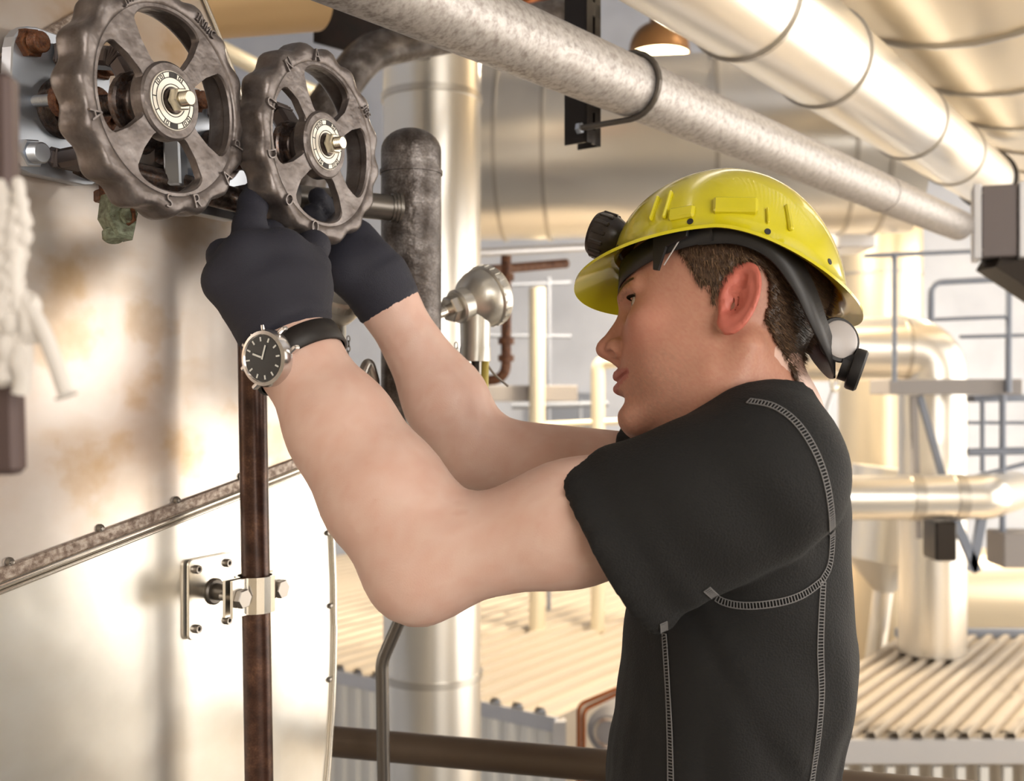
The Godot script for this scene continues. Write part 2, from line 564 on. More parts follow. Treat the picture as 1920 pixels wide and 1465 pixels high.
func make_overhead() -> void:
	# the long galvanised pipe with its U-bolt and slotted channel
	var p1 := P(1200, 170, 1.616)
	var p2 := P(1797, 417, 3.16)
	p2.y = p1.y + 0.035
	var dir := (p2 - p1).normalized()
	var t := thing("galvanised_pipe", "long mottled galvanised pipe running overhead past the yellow hard hat", "pipe", p2)
	var st := mb()
	tube(st, [p1 - dir * 1.6, p1 - dir * 0.7, p1, p1 + dir * 0.9, p2], 0.0445, 40)
	obj("pipe_wall", st, M.galvanised, t)
	st = mb()
	ring(st, p1 + dir * 1.18, dir, 0.0445, 0.006, 0.0015)
	obj("weld_seam", st, M.galvanised, t)
	# U-bolt
	var ub := p1 - dir * 0.03
	var side := dir.cross(Vector3.UP).normalized()   # towards the camera side
	if side.z < 0: side = -side
	var pts := []
	pts.append(ub - side * 0.09 + Vector3.UP * 0.0495)
	for i in 13:
		var a := PI / 2 - PI * i / 12
		pts.append(ub + side * cos(a) * 0.0495 + Vector3.UP * sin(a) * 0.0495)
	pts.append(ub - side * 0.09 - Vector3.UP * 0.0495)
	var u := thing("u_bolt", "thin steel U-bolt round the overhead galvanised pipe at the black channel", "U-bolt", ub)
	st = mb()
	tube(st, bend(pts, 0.005, 2), 0.0046, 10)
	obj("rod", st, M.tube_steel, u)
	st = mb()
	hex(st, ub - side * 0.093 - Vector3.UP * 0.0495, side, 0.009, 0.008)
	obj("nut", st, M.zinc, u)
	st = mb()
	hex(st, ub - side * 0.093 + Vector3.UP * 0.0495, side, 0.009, 0.008)
	obj("nut", st, M.zinc, u)
	# slotted strut channel hanging from the roof behind the pipe
	var sc := P(1112, 200, 1.665)
	var c := thing("slotted_channel", "glossy black slotted steel channel hanging behind the galvanised pipe", "channel", Vector3(sc.x, P(0, 271, 1.665).y, sc.z))
	var zf := side
	var xf := frame(Vector3.ZERO, zf)
	st = mb()
	var y0 := P(0, 271, 1.665).y
	# back plate with slots: built as rungs and rails
	var hole_h := 0.028; var pitch := 0.05
	var w := 0.041
	for s in [-1, 1]:
		xf.origin = Vector3(sc.x, (y0 + 6.1) / 2, sc.z) + xf.basis.x * s * (w / 2 - 0.0085)
		box(st, xf, Vector3(0.017, 6.1 - y0, 0.003))
		xf.origin = Vector3(sc.x, (y0 + 6.1) / 2, sc.z) + xf.basis.x * s * (w / 2 - 0.0015) - zf * 0.02
		box(st, xf, Vector3(0.003, 6.1 - y0, 0.04))
	var k := 0
	while y0 + k * pitch < 3.2:
		xf.origin = Vector3(sc.x, y0 + k * pitch + (pitch - hole_h) / 2, sc.z)
		box(st, xf, Vector3(w, pitch - hole_h, 0.003))
		k += 1
	xf.origin = Vector3(sc.x, (6.1 + y0 + k * pitch) / 2, sc.z)
	box(st, xf, Vector3(w, 6.1 - y0 - k * pitch, 0.003))
	obj("web", st, M.black_steel, c)
	# box bracket the pipe ends at
	var bc := P(1872, 418, 3.22)
	var b := thing("pipe_bracket", "dark grey bolted box bracket carrying the end of the galvanised pipe", "bracket", bc - Vector3(0, 0.11, 0))
	st = mb()
	var bx := frame(bc, Vector3(-0.35, 0, 1))
	box(st, bx, Vector3(0.10, 0.215, 0.09), 0.004)
	obj("box_body", st, M.bracket_grey, b)
	for s in [-1, 1]:
		st = mb()
		box(st, bx.translated_local(Vector3(s * 0.062, 0, 0.0)), Vector3(0.022, 0.225, 0.12), 0.003)
		obj("edge_flange", st, M.trim_alu, b)
		for q in [-1, 1]:
			st = mb()
			hex(st, bx * Vector3(-0.05, q * 0.085, 0.045), bx.basis.z, 0.006, 0.005)
			obj("bolt", st, M.screw_steel, b)
	st = mb()
	cyl(st, bx * Vector3(0.07, 0.01, 0), bx * Vector3(0.2, 0.01, 0), 0.012)
	obj("tie_rod", st, M.screw_steel, b)
	st = mb()
	bar(st, P(1862, 478, 3.24), P(2060, 610, 3.3), 0.1, 0.1)
	bar(st, P(2060, 610, 3.3), P(2300, 610, 3.4), 0.1, 0.1)
	var arm := obj("bracket_arm", st, M.black_steel, b)
	# second pipe and the great duct
	var q1 := P(1585, 140, 2.35); var q2 := P(1852, 338, 4.1)
	var d2 := (q2 - q1).normalized()
	duct("clad_pipe", "bright clad pipe running overhead beside the huge banded duct", [q1 - d2 * 1.9, q1, q2], 0.1, M.cladding, [1.25, 1.72, 2.55, 3.2], "pipe", 0.012)
	st = mb()
	ring(st, q2 - d2 * 0.02, d2, 0.1, 0.05, 0.012)
	var fl := obj("end_collar", st, M.black_steel, get_node("clad_pipe"))
	var g1 := P(1880, -40, 3.3) + Vector3(0.04, 0.16, 0.035)
	duct("banded_duct", "huge pale sheet metal duct with bands along the roof", [g1 - d2 * 1.4, g1 + d2 * 5.2], 0.56, M.cladding_warm, [0.5, 1.15, 1.8, 2.45, 3.2, 3.9], "duct", 0.014)
	# tan duct and dark elbow at the top left
	duct("tan_duct", "tan painted duct above the hand wheels", [P(60, 8, 1.95), P(586, -18, 2.3)], 0.085, M.tan_duct, [], "duct")
	t = thing("steel_hanger_plate", "dark brown steel hanger plate under the galvanised pipe", "plate", P(675, 100, 2.45))
	st = mb()
	prism(st, PackedVector2Array([Vector2(-0.105, 0.4), Vector2(0.16, 0.4), Vector2(0.16, -0.01), Vector2(0.07, -0.022), Vector2(-0.105, 0.02)]), frame(P(675, 100, 2.45), Vector3(0.1, 0, 1)), 0.012, 0.002)
	obj("plate", st, M.dark_plate, t)
	pole("elbow_pipe", "dark steel elbow pipe curving down behind the smaller hand wheel", "pipe", [P(1100, 20, 2.5), P(820, 70, 2.3), P(690, 95, 2.15), P(600, 215, 2.1), P(560, 420, 2.1)], 0.038, M.mill_steel, 0.16, 28)
	pole("white_pipe", "short white pipe seen beyond the hand wheels", "pipe", [Vector3(-4.97, 3.4, -2.6), P(400, 85, 3.6), P(520, 145, 3.9), P(640, 195, 4.2)], 0.03, M.cream_pipe)
	pole("brown_duct_elbow", "brown metal elbow above the galvanised pipe", "pipe", [P(900, 40, 3.4), P(985, 15, 3.4), P(1040, -30, 3.4), P(1050, -200, 3.4)], 0.06, M.copper, 0.08, 24)

func dome_lamp(at: Vector3, r: float, energy: float, label: String, n: int) -> void:
	var t := thing("dome_lamp", label, "lamp", at, "dome lamps under the roof")
	var st := mb()
	var pr := [Vector2(0.0, r * 1.25), Vector2(r * 0.3, r * 1.25), Vector2(r * 0.32, r * 0.95)]
	for i in 9:
		var a := PI / 2 * i / 8
		pr.append(Vector2(r * (0.32 + 0.68 * sin(a)), r * 0.95 * cos(a)))
	pr.append(Vector2(r * 1.03, -0.01)); pr.append(Vector2(r * 0.98, -0.01))
	for i in 9:
		var a := PI / 2 * (8 - i) / 8
		pr.append(Vector2(r * (0.3 + 0.66 * sin(a)), r * 0.9 * cos(a)))
	pr.append(Vector2(0, r * 0.9))
	lathe(st, pr, frame(at, Vector3.UP), 40)
	obj("lamp_shade", st, M.lamp_bronze, t)
	st = mb()
	lathe(st, [Vector2(0, -0.004), Vector2(r * 0.94, -0.004), Vector2(r * 0.94, 0.004), Vector2(0, 0.004)], frame(at + Vector3.UP * 0.012, Vector3.UP), 40)
	obj("lamp_lens", st, M.lamp_glow, t)
	st = mb()
	tube(st, [at + Vector3.UP * r * 1.2, Vector3(at.x, 6.42, at.z)], 0.012, 8)
	obj("hanger_rod", st, M.tube_steel, t)
	var l := AreaLight3D.new()
	l.name = "lamp_light_%d" % n
	l.area_size = Vector2(r * 1.6, r * 1.6)
	l.light_energy = energy
	l.light_color = Color(1.0, 0.92, 0.8)
	l.area_range = 30.0
	l.area_attenuation = 2.0
	l.shadow_enabled = true
	add_child(l)
	l.transform = Transform3D(frame(Vector3.ZERO, Vector3.UP, Vector3.RIGHT).basis, at - Vector3.UP * 0.02)

func make_lamps() -> void:
	dome_lamp(P(1236, 100, 6.0), 0.17, 20.0, "bronze dome lamp glowing above the hard hat beyond the galvanised pipe", 0)
	var k := 1
	for s in [[3.4, -4.6], [4.6, -8.6]]:  # unseen lamps, added to brighten the background
		dome_lamp(Vector3(s[0], 4.4, s[1]), 0.22, 42.0, "unseen bronze dome lamp added beside the ducts for light", k)
		k += 1

# ---------------------------------------------------------------- behind the worker
func rail_set(called: String, label: String, category: String, lines: Array, r: float, m: Material, at: Vector3) -> Node3D:
	var t := thing(called, label, category, at)
	for l in lines:
		var st := mb()
		var pts: Array = l[1]
		tube(st, bend(pts, 0.06, 6) if pts.size() > 2 else pts, l[2] if l.size() > 2 else r, 10)
		obj(l[0], st, m, t)
	return t

func corrugated(called: String, label: String, category: String, o: Vector3, u: Vector3, v: Vector3, pitch: float, rise: float, m: Material, parent: Node3D = null) -> MeshInstance3D:
	# trapezoid ribs run along u and repeat along v
	var st := mb()
	st.set_smooth_group(-1)
	var n := int(v.length() / pitch)
	var e := v.normalized() * pitch
	var up := u.cross(v).normalized()
	if up.y < -0.01 or (absf(up.y) < 0.01 and up.z < 0): up = -up
	for i in n:
		var b := o + e * i
		var pr := [b, b + e * 0.42, b + e * 0.54 + up * rise, b + e * 0.88 + up * rise, b + e]
		for k in 4: quad(st, pr[k], pr[k + 1], pr[k + 1] + u, pr[k] + u)
		for k in 4: quad(st, pr[k] - up * 0.004, pr[k] + u - up * 0.004, pr[k + 1] + u - up * 0.004, pr[k + 1] - up * 0.004)
	var mi := obj(called, st, m, parent)
	if not parent: tag(mi, label, category)
	return mi

func make_background() -> void:
	# great vertical duct behind the dark pipe
	var cx := P(810, 0, 3.2).x
	var t := duct("vertical_duct", "tall bright vertical clad duct behind the dark capped pipe", [Vector3(cx, -3.2, -3.2), Vector3(cx, 6.3, -3.2)], 0.146, M.cladding, [3.2 + P(0, 160, 3.05).y, 3.2 + P(0, 1290, 3.05).y, 1.4, 7.6], "duct", 0.02)
	# wide horizontal vessel
	var v0 := P(760, 290, 5.3); var v1 := P(1705, 300, 5.0)
	v1.y = v0.y
	duct("horizontal_vessel", "wide horizontal clad vessel behind the hard hat and the lamp", [v0, v1], 0.43, M.cladding, [0.50, 0.72, 1.5, 2.1, 2.25], "vessel", 0.02)
	# saddle legs under the vessel
	t = thing("vessel_saddle", "pale steel saddle frame holding up the horizontal vessel", "stand", Vector3(1.1, -3.2, -5.15))
	for k in 2:
		var st := mb()
		var xx: float = lerpf(v0.x, v1.x, 0.632 + 0.134 * k)
		bar(st, Vector3(xx, -3.2, -5.15), Vector3(xx, v0.y - 0.4, -5.15), 0.08, 0.08)
		obj("leg", st, M.cream_pipe, t)
	# grey cone hood hanging under the lamp
	var st := mb()
	var hc := P(1370, 225, 7.0)
	lathe(st, [Vector2(0, 0.55), Vector2(0.12, 0.55), Vector2(0.2, 0.42), Vector2(0.42, 0.1), Vector2(0.46, 0.0), Vector2(0.44, 0.0), Vector2(0.18, 0.38), Vector2(0, 0.4)], frame(hc, Vector3.UP), 40)
	tube(st, [hc + Vector3.UP * 0.5, Vector3(hc.x, 6.4, hc.z)], 0.1, 20)
	tag(obj("cone_hood", st, M.grey_paint), "dull grey cone hood beneath the dome lamp beyond the pipes", "hood")
	# steel rack
	t = thing("steel_rack", "dark upright steel ladder rack between the two overhead pipes", "rack", P(1500, 260, 6.4))
	for px in [1476, 1524]:
		st = mb()
		bar(st, P(px, 100, 6.4), P(px, 470, 6.4), 0.06, 0.05, 0.0, Vector3.FORWARD)
		obj("upright", st, M.blue_grey_paint if px < 1500 else M.dark_plate, t)
	for py in [150, 215, 280, 350, 410]:
		st = mb()
		bar(st, P(1476, py, 6.4), P(1524, py, 6.4), 0.04, 0.03)
		obj("rung", st, M.grey_paint, t)

	# ---- middle: railings, platform, rusty pipe
	var d := 6.6
	rail_set("platform_railing", "cream tube railing standing beyond the man's face", "railing", [
		["post", [P(1007, 540, d), Vector3(P(1007, 0, d).x, 0.11, -d)], 0.052], ["post", [P(1121, 860, d), P(1121, 680, d), P(1160, 676, d)], 0.045], ["post", [P(1121, 860, d), Vector3(P(1121, 0, d).x, 0.11, -d)], 0.045],
		["top_rail", [P(960, 800, d), P(1420, 778, d)], 0.02], ["lower_rail", [P(900, 900, d), P(1420, 870, d)], 0.02]], 0.03, M.cream_pipe, P(1007, 1010, d))
	rail_set("thin_railing", "thin blue-grey railing beyond the temperature sensor", "railing", [
		["post", [P(1029, 520, 7.2), Vector3(P(1029, 0, 7.2).x, 0.11, -7.2)], 0.014], ["post", [P(1088, 750, 7.2), P(1088, 900, 7.2)], 0.014],
		["rail", [P(905, 630, 7.2), P(1070, 631, 7.2)], 0.014], ["rail", [P(930, 536, 7.2), P(1070, 530, 7.2)], 0.012], ["rail", [P(960, 762, 7.2), P(1140, 757, 7.2)], 0.022]], 0.014, M.blue_grey_paint, P(1029, 900, 7.2))
	st = mb()
	box(st, Transform3D(Basis(), P(990, 738, 6.68)), Vector3(0.62, 0.1, 0.04), 0.004)
	obj("toe_board", st, M.grey_paint, get_node("platform_railing"))
	t = thing("rusty_pipe", "rusty brown pipe with a flanged elbow behind the temperature sensor", "pipe", P(948, 560, 3.7))
	st = mb()
	tube(st, bend([P(949, 480, 3.7), P(949, 712, 3.7), P(850, 716, 3.75), P(812, 716, 3.3)], 0.06), 0.018, 20)
	obj("pipe_wall", st, M.rust_pipe, t)
	for py in [520, 640, 672]:
		st = mb()
		ring(st, P(949, py, 3.7), Vector3.UP, 0.018, 0.022, 0.01, 24)
		obj("flange", st, M.rust_pipe, t)
	pole("rusty_beam", "rust red beam end under the horizontal vessel", "beam", [P(830, 520, 3.35), P(900, 508, 4.3), P(1062, 494, 4.6)], 0.02, M.rust_pipe)
	pole("pale_conduit", "pale conduit under the horizontal vessel by the rusty beam", "conduit", [P(830, 478, 3.35), P(880, 475, 4.3), P(1130, 462, 4.7)], 0.018, M.trim_alu)
	# wall boxes low on the far wall
	st = mb()
	box(st, Transform3D(Basis(), P(1060, 780, 12.9)), Vector3(0.6, 0.55, 0.25), 0.01)
	tag(obj("switch_cabinet", st, M.blue_grey_paint), "blue-grey switch cabinet behind the cream railing", "cabinet")

	# ---- right: duct elbow, platform with rails, lower pipe
	d = 6.0
	duct("elbow_duct", "shiny clad duct bending down behind the thin blue-grey guard rail", [P(1440, 655, d), P(1748, 655, d), Vector3(P(1748, 0, d).x, 0.132, -d)], 0.182, M.cladding, [0.75], "duct", 0.02, 0.17)
	duct("clad_column", "pale vertical clad column behind the duct elbow", [Vector3(P(1650, 0, 7.4).x, -3.2, -7.4), Vector3(P(1650, 0, 7.4).x, 5.5, -7.4)], 0.28, M.cladding_warm, [4.2, 5.6], "duct", 0.02)
	t = rail_set("blue_railing", "thin blue-grey guard rail of the platform behind the worker's back", "railing", [
		["post", [P(1891, 500, 5.28), P(1891, 736, 5.28)]], ["post", [P(1677, 480, 5.28), P(1677, 716, 5.28)], 0.012],
		["rail", [P(1746, 600, 5.28), P(1746, 530, 5.28), P(1891, 523, 5.28)]], ["rail", [P(1746, 600, 5.28), P(1891, 594, 5.28)], 0.01], ["rail", [P(1800, 632, 5.28), P(1960, 628, 5.28)], 0.01],
		["rail", [P(1620, 480, 5.28), P(1850, 470, 5.28)], 0.012], ["post", [P(1842, 750, 5.28), P(1842, 885, 5.28)], 0.012], ["post", [P(1880, 740, 5.28), P(1880, 1010, 5.28)], 0.016],
		["rail", [P(1815, 793, 5.28), P(1960, 793, 5.28)], 0.009], ["rail", [P(1815, 848, 5.28), P(1960, 845, 5.28)], 0.02], ["rail", [P(1790, 905, 5.28), P(1960, 860, 5.28)], 0.012]], 0.016, M.blue_grey_paint, P(1891, 736, 5.28))
	st = mb()
	box(st, Transform3D(Basis(), P(1770, 726, 5.45)), Vector3(0.66, 0.078, 0.3), 0.004)
	t = thing("platform_edge", "flat grey platform edge under the duct elbow", "platform", P(1770, 742, 5.45))
	obj("toe_plate", st, M.grey_paint, t)
	st = mb()
	bar(st, P(1712, 742, 5.4), P(1722, 1010, 5.4), 0.03, 0.03, 0.0, Vector3.FORWARD)
	obj("leg", st, M.grey_paint, t)
	st = mb()
	bar(st, P(1724, 742, 5.4), P(1800, 1010, 5.4), 0.03, 0.03, 0.0, Vector3.FORWARD)
	obj("leg", st, M.blue_grey_paint, t)
	st = mb()
	bar(st, P(1820, 748, 5.5), P(1960, 746, 5.5), 0.1, 0.035)
	obj("beam", st, M.blue_grey_paint, t)
	duct("low_pipe", "shiny clad pipe running level behind the worker's back", [P(1560, 934, 4.95), P(1850, 932, 4.95), P(1900, 920, 5.6)], 0.103, M.cladding, [0.38, 0.58], "pipe", 0.05, 0.1)
	# valve wheel on a stem
	t = thing("small_hand_wheel", "small hand wheel on a slanting stem by the shirt collar", "hand wheel", P(1566, 716, 5.0))
	st = mb()
	var wx := frame(P(1566, 716, 5.0), Vector3(0.75, 0, 0.66))
	var cir := []
	for i in 25: cir.append(wx * Vector3(cos(TAU * i / 24) * 0.045, sin(TAU * i / 24) * 0.045, 0))
	tube(st, cir, 0.007, 8, false)
	obj("rim", st, M.brass, t)
	st = mb()
	tube(st, [P(1566, 716, 5.0), P(1540, 800, 5.02), P(1500, 934, 4.95), P(1570, 934, 4.95)], 0.01, 8)
	obj("stem", st, M.trim_alu, t)
	# hopper and tank below
	st = mb()
	var hp := P(1676, 940, 6.6)
	lathe(st, [Vector2(0, 0.2), Vector2(0.27, 0.2), Vector2(0.27, -0.36), Vector2(0.06, -0.56), Vector2(0.06, -1.5), Vector2(0, -1.5)], frame(hp, Vector3(0.12, 1, 0)), 40)
	tube(st, [hp + Vector3(-0.16, -1.5, 0), Vector3(hp.x - 0.16, -3.2, hp.z)], 0.06, 16)
	tag(obj("hopper", st, M.cladding), "white gleaming hopper with cone bottom below the level pipe", "hopper")
	duct("warm_tank", "golden lit horizontal tank beyond the corrugated roof", [P(1640, 1110, 8.8), P(2100, 1110, 8.8)], 0.36, M.cladding_warm, [1.2], "tank", 0.03)
	t = thing("strut_frame", "grey slanting steel strut frame below the level pipe", "frame", P(1830, 1070, 5.3))
	for s in [[P(1785, 962, 5.0), P(1832, 1072, 5.0)], [P(1842, 962, 5.0), P(1822, 1072, 5.0)]]:
		st = mb()
		bar(st, s[0], s[1], 0.04, 0.03, 0.0, Vector3.FORWARD)
		obj("strut", st, M.blue_grey_paint, t)
	st = mb()
	box(st, Transform3D(Basis(), P(1925, 1028, 5.3)), Vector3(0.32, 0.17, 0.2), 0.008)
	tag(obj("beam_box", st, M.grey_paint), "grey steel beam box beside the slanting strut frame", "beam")
	st = mb()
	box(st, Transform3D(Basis(), P(1762, 1012, 4.97)), Vector3(0.1, 0.18, 0.16), 0.008)
	tag(obj("motor_box", st, M.black_steel), "small dark motor box hanging under the level pipe", "motor")
	# bright far things between helmet and bracket
	st = mb()
	box(st, Transform3D(Basis(), P(1590, 450, 5.6)), Vector3(0.2, 0.12, 0.3), 0.01)
	tube(st, [P(1570, 440, 5.75), Vector3(P(1570, 0, 5.75).x, 6.4, -5.75)], 0.012, 8)
	tag(obj("cable_tray", st, M.trim_alu), "pale cable tray end behind the rear of the hard hat", "tray")

	# ---- roofs of the machine housings below
	var u := Vector3(0.588, 0, -0.809)
	var vv := Vector3(-0.809, 0, -0.588)
	var c := P(1044, 1345, 4.9)
	c.y = 0.1
	t = thing("machine_housing", "cream corrugated housing with white fascia below the bare arm", "housing", Vector3(c.x, -3.2, c.z))
	corrugated("roof_sheet", "", "", c, u * 5.4, vv * 4.2, 0.13, 0.028, M.corrugated, t)
	st = mb()
	bar(st, c + Vector3(0, -0.035, 0), c + vv * 4.2 + Vector3(0, -0.035, 0), 0.03, 0.07)
	obj("fascia", st, M.trim_alu, t)
	corrugated("wall_sheet", "", "", c + Vector3(0, -0.07, 0), Vector3(0, -3.2, 0), vv * 4.2, 0.1, 0.02, M.corrugated_white, t)
	st = mb()
	bar(st, c + Vector3(0, -0.02, 0) + u * 0.02, Vector3(c.x, -3.2, c.z) + u * 0.02, 0.06, 0.06, 0.0, Vector3.FORWARD)
	obj("corner_post", st, M.trim_alu, t)
	st = mb()
	quad(st, c, c + u * 5.4, c + u * 5.4 + Vector3(0, -3.3, 0), c + Vector3(0, -3.3, 0))
	obj("side_sheet", st, M.corrugated, t)
	st = mb()
	bar(st, c + vv * 4.2 + Vector3(0, -0.09, 0), c + vv * 4.2 + u * 5.4 + Vector3(0, -0.09, 0), 0.02, 0.1)
	obj("end_strip", st, M.trim_alu, t)
	# right-hand housing
	var r0 := P(1600, 1386, 4.59)
	r0.y = 0.1
	t = thing("machine_housing", "corrugated housing behind the worker's back with slatted white front", "housing", Vector3(r0.x, -3.2, r0.z))
	corrugated("roof_sheet", "", "", r0 - Vector3(0.5, 0, 0), u * 2.3, Vector3(3.3, 0, 0.02), 0.1, 0.03, M.corrugated, t)
	st = mb()
	bar(st, r0 + Vector3(-0.5, -0.045, 0.02), r0 + Vector3(2.8, -0.045, 0.02), 0.03, 0.1)
	obj("fascia", st, M.trim_alu, t)
	for i in 31:
		st = mb()
		box(st, Transform3D(Basis(), r0 + Vector3(-0.45 + i * 0.1, -0.35, 0.02)), Vector3(0.035, 0.48, 0.03))
		obj("slat", st, M.corrugated_white, t)
	st = mb()
	box(st, Transform3D(Basis(), r0 + Vector3(1.15, -1.6, -0.1)), Vector3(3.2, 3.2, 0.05))
	obj("front_sheet", st, M.corrugated, t)
	st = mb()
	bar(st, r0 - Vector3(0.5, -0.03, 0) + u * 2.31, r0 + Vector3(2.8, 0.03, 0) + u * 2.31, 0.06, 0.05)
	obj("ridge_trim", st, M.blue_grey_paint, t)
	# copper tubes between the housings
	t = thing("copper_loop", "bent copper tubes between the two housings beside the shirt", "tubes", P(1110, 1500, 4.2))
	for k in 2:
		st = mb()
		var o := k * 9.0
		tube(st, bend([P(1085 + o, 1520, 4.2), P(1085 + o, 1322 + o, 4.2), P(1180, 1282 + o, 4.3)], 0.04), 0.009, 10)
		obj("tube", st, M.copper, t)
	t = thing("pump_casing", "grey round pump casing behind the copper tubes", "pump", P(1140, 1400, 4.4))
	st = mb()
	lathe(st, [Vector2(0, 0.1), Vector2(0.07, 0.1), Vector2(0.1, 0.06), Vector2(0.1, -0.2), Vector2(0, -0.2)], frame(P(1150, 1365, 4.5), Vector3(-0.3, 0.1, 1)), 32)
	obj("casing", st, M.grey_paint, t)
	st = mb()
	bar(st, P(1150, 1390, 4.55), Vector3(P(1150, 0, 4.55).x, -3.2, -4.55), 0.08, 0.08)
	obj("pedestal", st, M.grey_paint, t)
	st = mb()
	ring(st, P(1150, 1365, 4.5) + Vector3(-0.027, 0.01, 0.09), Vector3(-0.3, 0.1, 1), 0.05, 0.03, 0.012)
	obj("rim", st, M.bright_steel, t)
	# brown guard rail of the walkway
	t = thing("guard_rail", "brown tube guard rail of the walkway below the bare arm", "railing", Vector3(-0.3, 0.0, -1.62))
	st = mb()
	var ra := P(560, 1385, 1.62); var rb := P(1140, 1437, 1.5)
	var rd := (rb - ra).normalized()
	tube(st, [ra - rd * 0.3, ra, rb, rb + rd * 1.6], 0.0225, 24)
	obj("rail", st, M.brown_rail, t)
	for q in [-0.2, 1.9]:
		st = mb()
		var b: Vector3 = ra + rd * q
		tube(st, [b, Vector3(b.x, 0, b.z)], 0.02, 16)
		obj("post", st, M.brown_rail, t)
	# patch of machinery seen between vessel end and arm
	pole("cream_stack", "cream upright pipe stub between the vessel end and the bare elbow", "pipe", [Vector3(P(684, 0, 4.4).x, 0.12, -5.6), Vector3(P(684, 0, 4.4).x, 0.9, -5.6)], 0.05, M.cream_pipe)

# ---------------------------------------------------------------- the clad vessel end
const VR := 1.35
func plane_at(s: float, y: float, out := 0.0) -> Vector3:
	return Vector3(-0.363, 0, -1.279) + WT * s + WN * out + Vector3.UP * y

func make_vessel() -> void:
	var mid := Vector2(-1.10, 1.27)
	var t := thing("clad_vessel", "big round vessel end clad in stained sheet metal panels behind the hand wheels", "vessel", plane_at(mid.x, mid.y - VR))
	var xf := Transform3D(Basis(WT, Vector3.UP, WN), plane_at(0, 0))
	var cuts := [-46.0, -18.0, 10.2, 38.0, 66.0, 94.0, 122.0, 150.0, 180.0, 210.0, 240.0, 270.0, 292.0, 314.0]
	for i in cuts.size():
		var a0: float = deg_to_rad(cuts[i]) + 0.0015
		var a1: float = deg_to_rad(cuts[(i + 1) % cuts.size()]) - 0.0015
		if a1 < a0: a1 += TAU
		var poly := PackedVector2Array()
		var k := 14
		for j in k + 1: poly.append(mid + Vector2.from_angle(lerpf(a0, a1, float(j) / k)) * (VR - 0.004))
		poly.append(mid + Vector2.from_angle(lerpf(a0, a1, 0.5)) * 0.02)
		var st := mb()
		# the lower sheet slips under the upper one
		prism(st, poly, xf.translated_local(Vector3(0, 0, -0.005 if i % 2 == 0 else -0.0065)), 0.004)
		obj("panel", st, M.vessel_upper if i == 2 or i == 3 else M.vessel_lower, t)
	# the seams: a folded strip and a row of screws
	for i in cuts.size():
		var a: float = deg_to_rad(cuts[i])
		var dir := Vector2.from_angle(a)
		var p0 := mid + dir * 0.06
		var p1 := mid + dir * (VR - 0.006)
		var up2 := Vector2(-dir.y, dir.x)
		var q := func(v: Vector2, o: float): return xf * Vector3(v.x, v.y, o)
		var st := mb()
		var b := frame(q.call((p0 + p1) / 2, 0.0005), q.call(p1, 0.0) - q.call(p0, 0.0), WN)
		box(st, b.translated_local(b.basis.inverse() * (q.call(up2 * 0.006, 0.0) - q.call(Vector2.ZERO, 0.0))), Vector3(0.013, 0.005, p0.distance_to(p1)), 0.001)
		obj("seam_strip", st, M.seam_grime, t)
		st = mb()
		tube(st, [q.call(p0 - up2 * 0.004, 0.001), q.call(p1 - up2 * 0.004, 0.001)], 0.004, 10)
		tube(st, [q.call(p0 - up2 * 0.011, 0.0), q.call(p1 - up2 * 0.011, 0.0)], 0.0025, 8)
		obj("seam_fold", st, M.bright_steel, t)
		if i >= 1 and i <= 4:
			var r := VR - 0.06
			while r > 0.5:
				var at: Vector3 = q.call(mid + dir * r + up2 * 0.0145, 0.0)
				st = mb()
				lathe(st, [Vector2(0, 0.0035), Vector2(0.0015, 0.0035), Vector2(0.0018, 0.0025), Vector2(0.0034, 0.0032), Vector2(0.0048, 0.0012), Vector2(0.005, 0), Vector2(0, 0)], frame(at, WN), 14)
				obj("screw", st, M.screw_steel, t)
				r -= 0.112
	# rolled rim and its rivets, side shell
	var st := mb()
	var pts := []
	for i in 145:
		var d := Vector2.from_angle(TAU * i / 144)
		pts.append(xf * Vector3(mid.x + d.x * VR, mid.y + d.y * VR, -0.001))
	tube(st, pts, 0.0045, 10, false)
	obj("rim", st, M.bright_steel, t)
	for a in [-14.0, -9.6, -3.2, 1.2, 5.6, 14.6, 19.0, 23.4, 27.8, 32.2]:
		var d := Vector2.from_angle(deg_to_rad(a))
		st = mb()
		lathe(st, [Vector2(0, 0.003), Vector2(0.0025, 0.0026), Vector2(0.004, 0), Vector2(0, 0)], frame(xf * Vector3(mid.x + d.x * (VR - 0.009), mid.y + d.y * (VR - 0.009), -0.001), WN), 12)
		obj("rivet", st, M.screw_steel, t)
	st = mb()
	var cc := plane_at(mid.x, mid.y)
	lathe(st, [Vector2(VR - 0.002, -0.004), Vector2(VR - 0.002, -1.9), Vector2(0, -1.9)], frame(cc, WN), 96)
	obj("side_shell", st, M.vessel_lower, t)

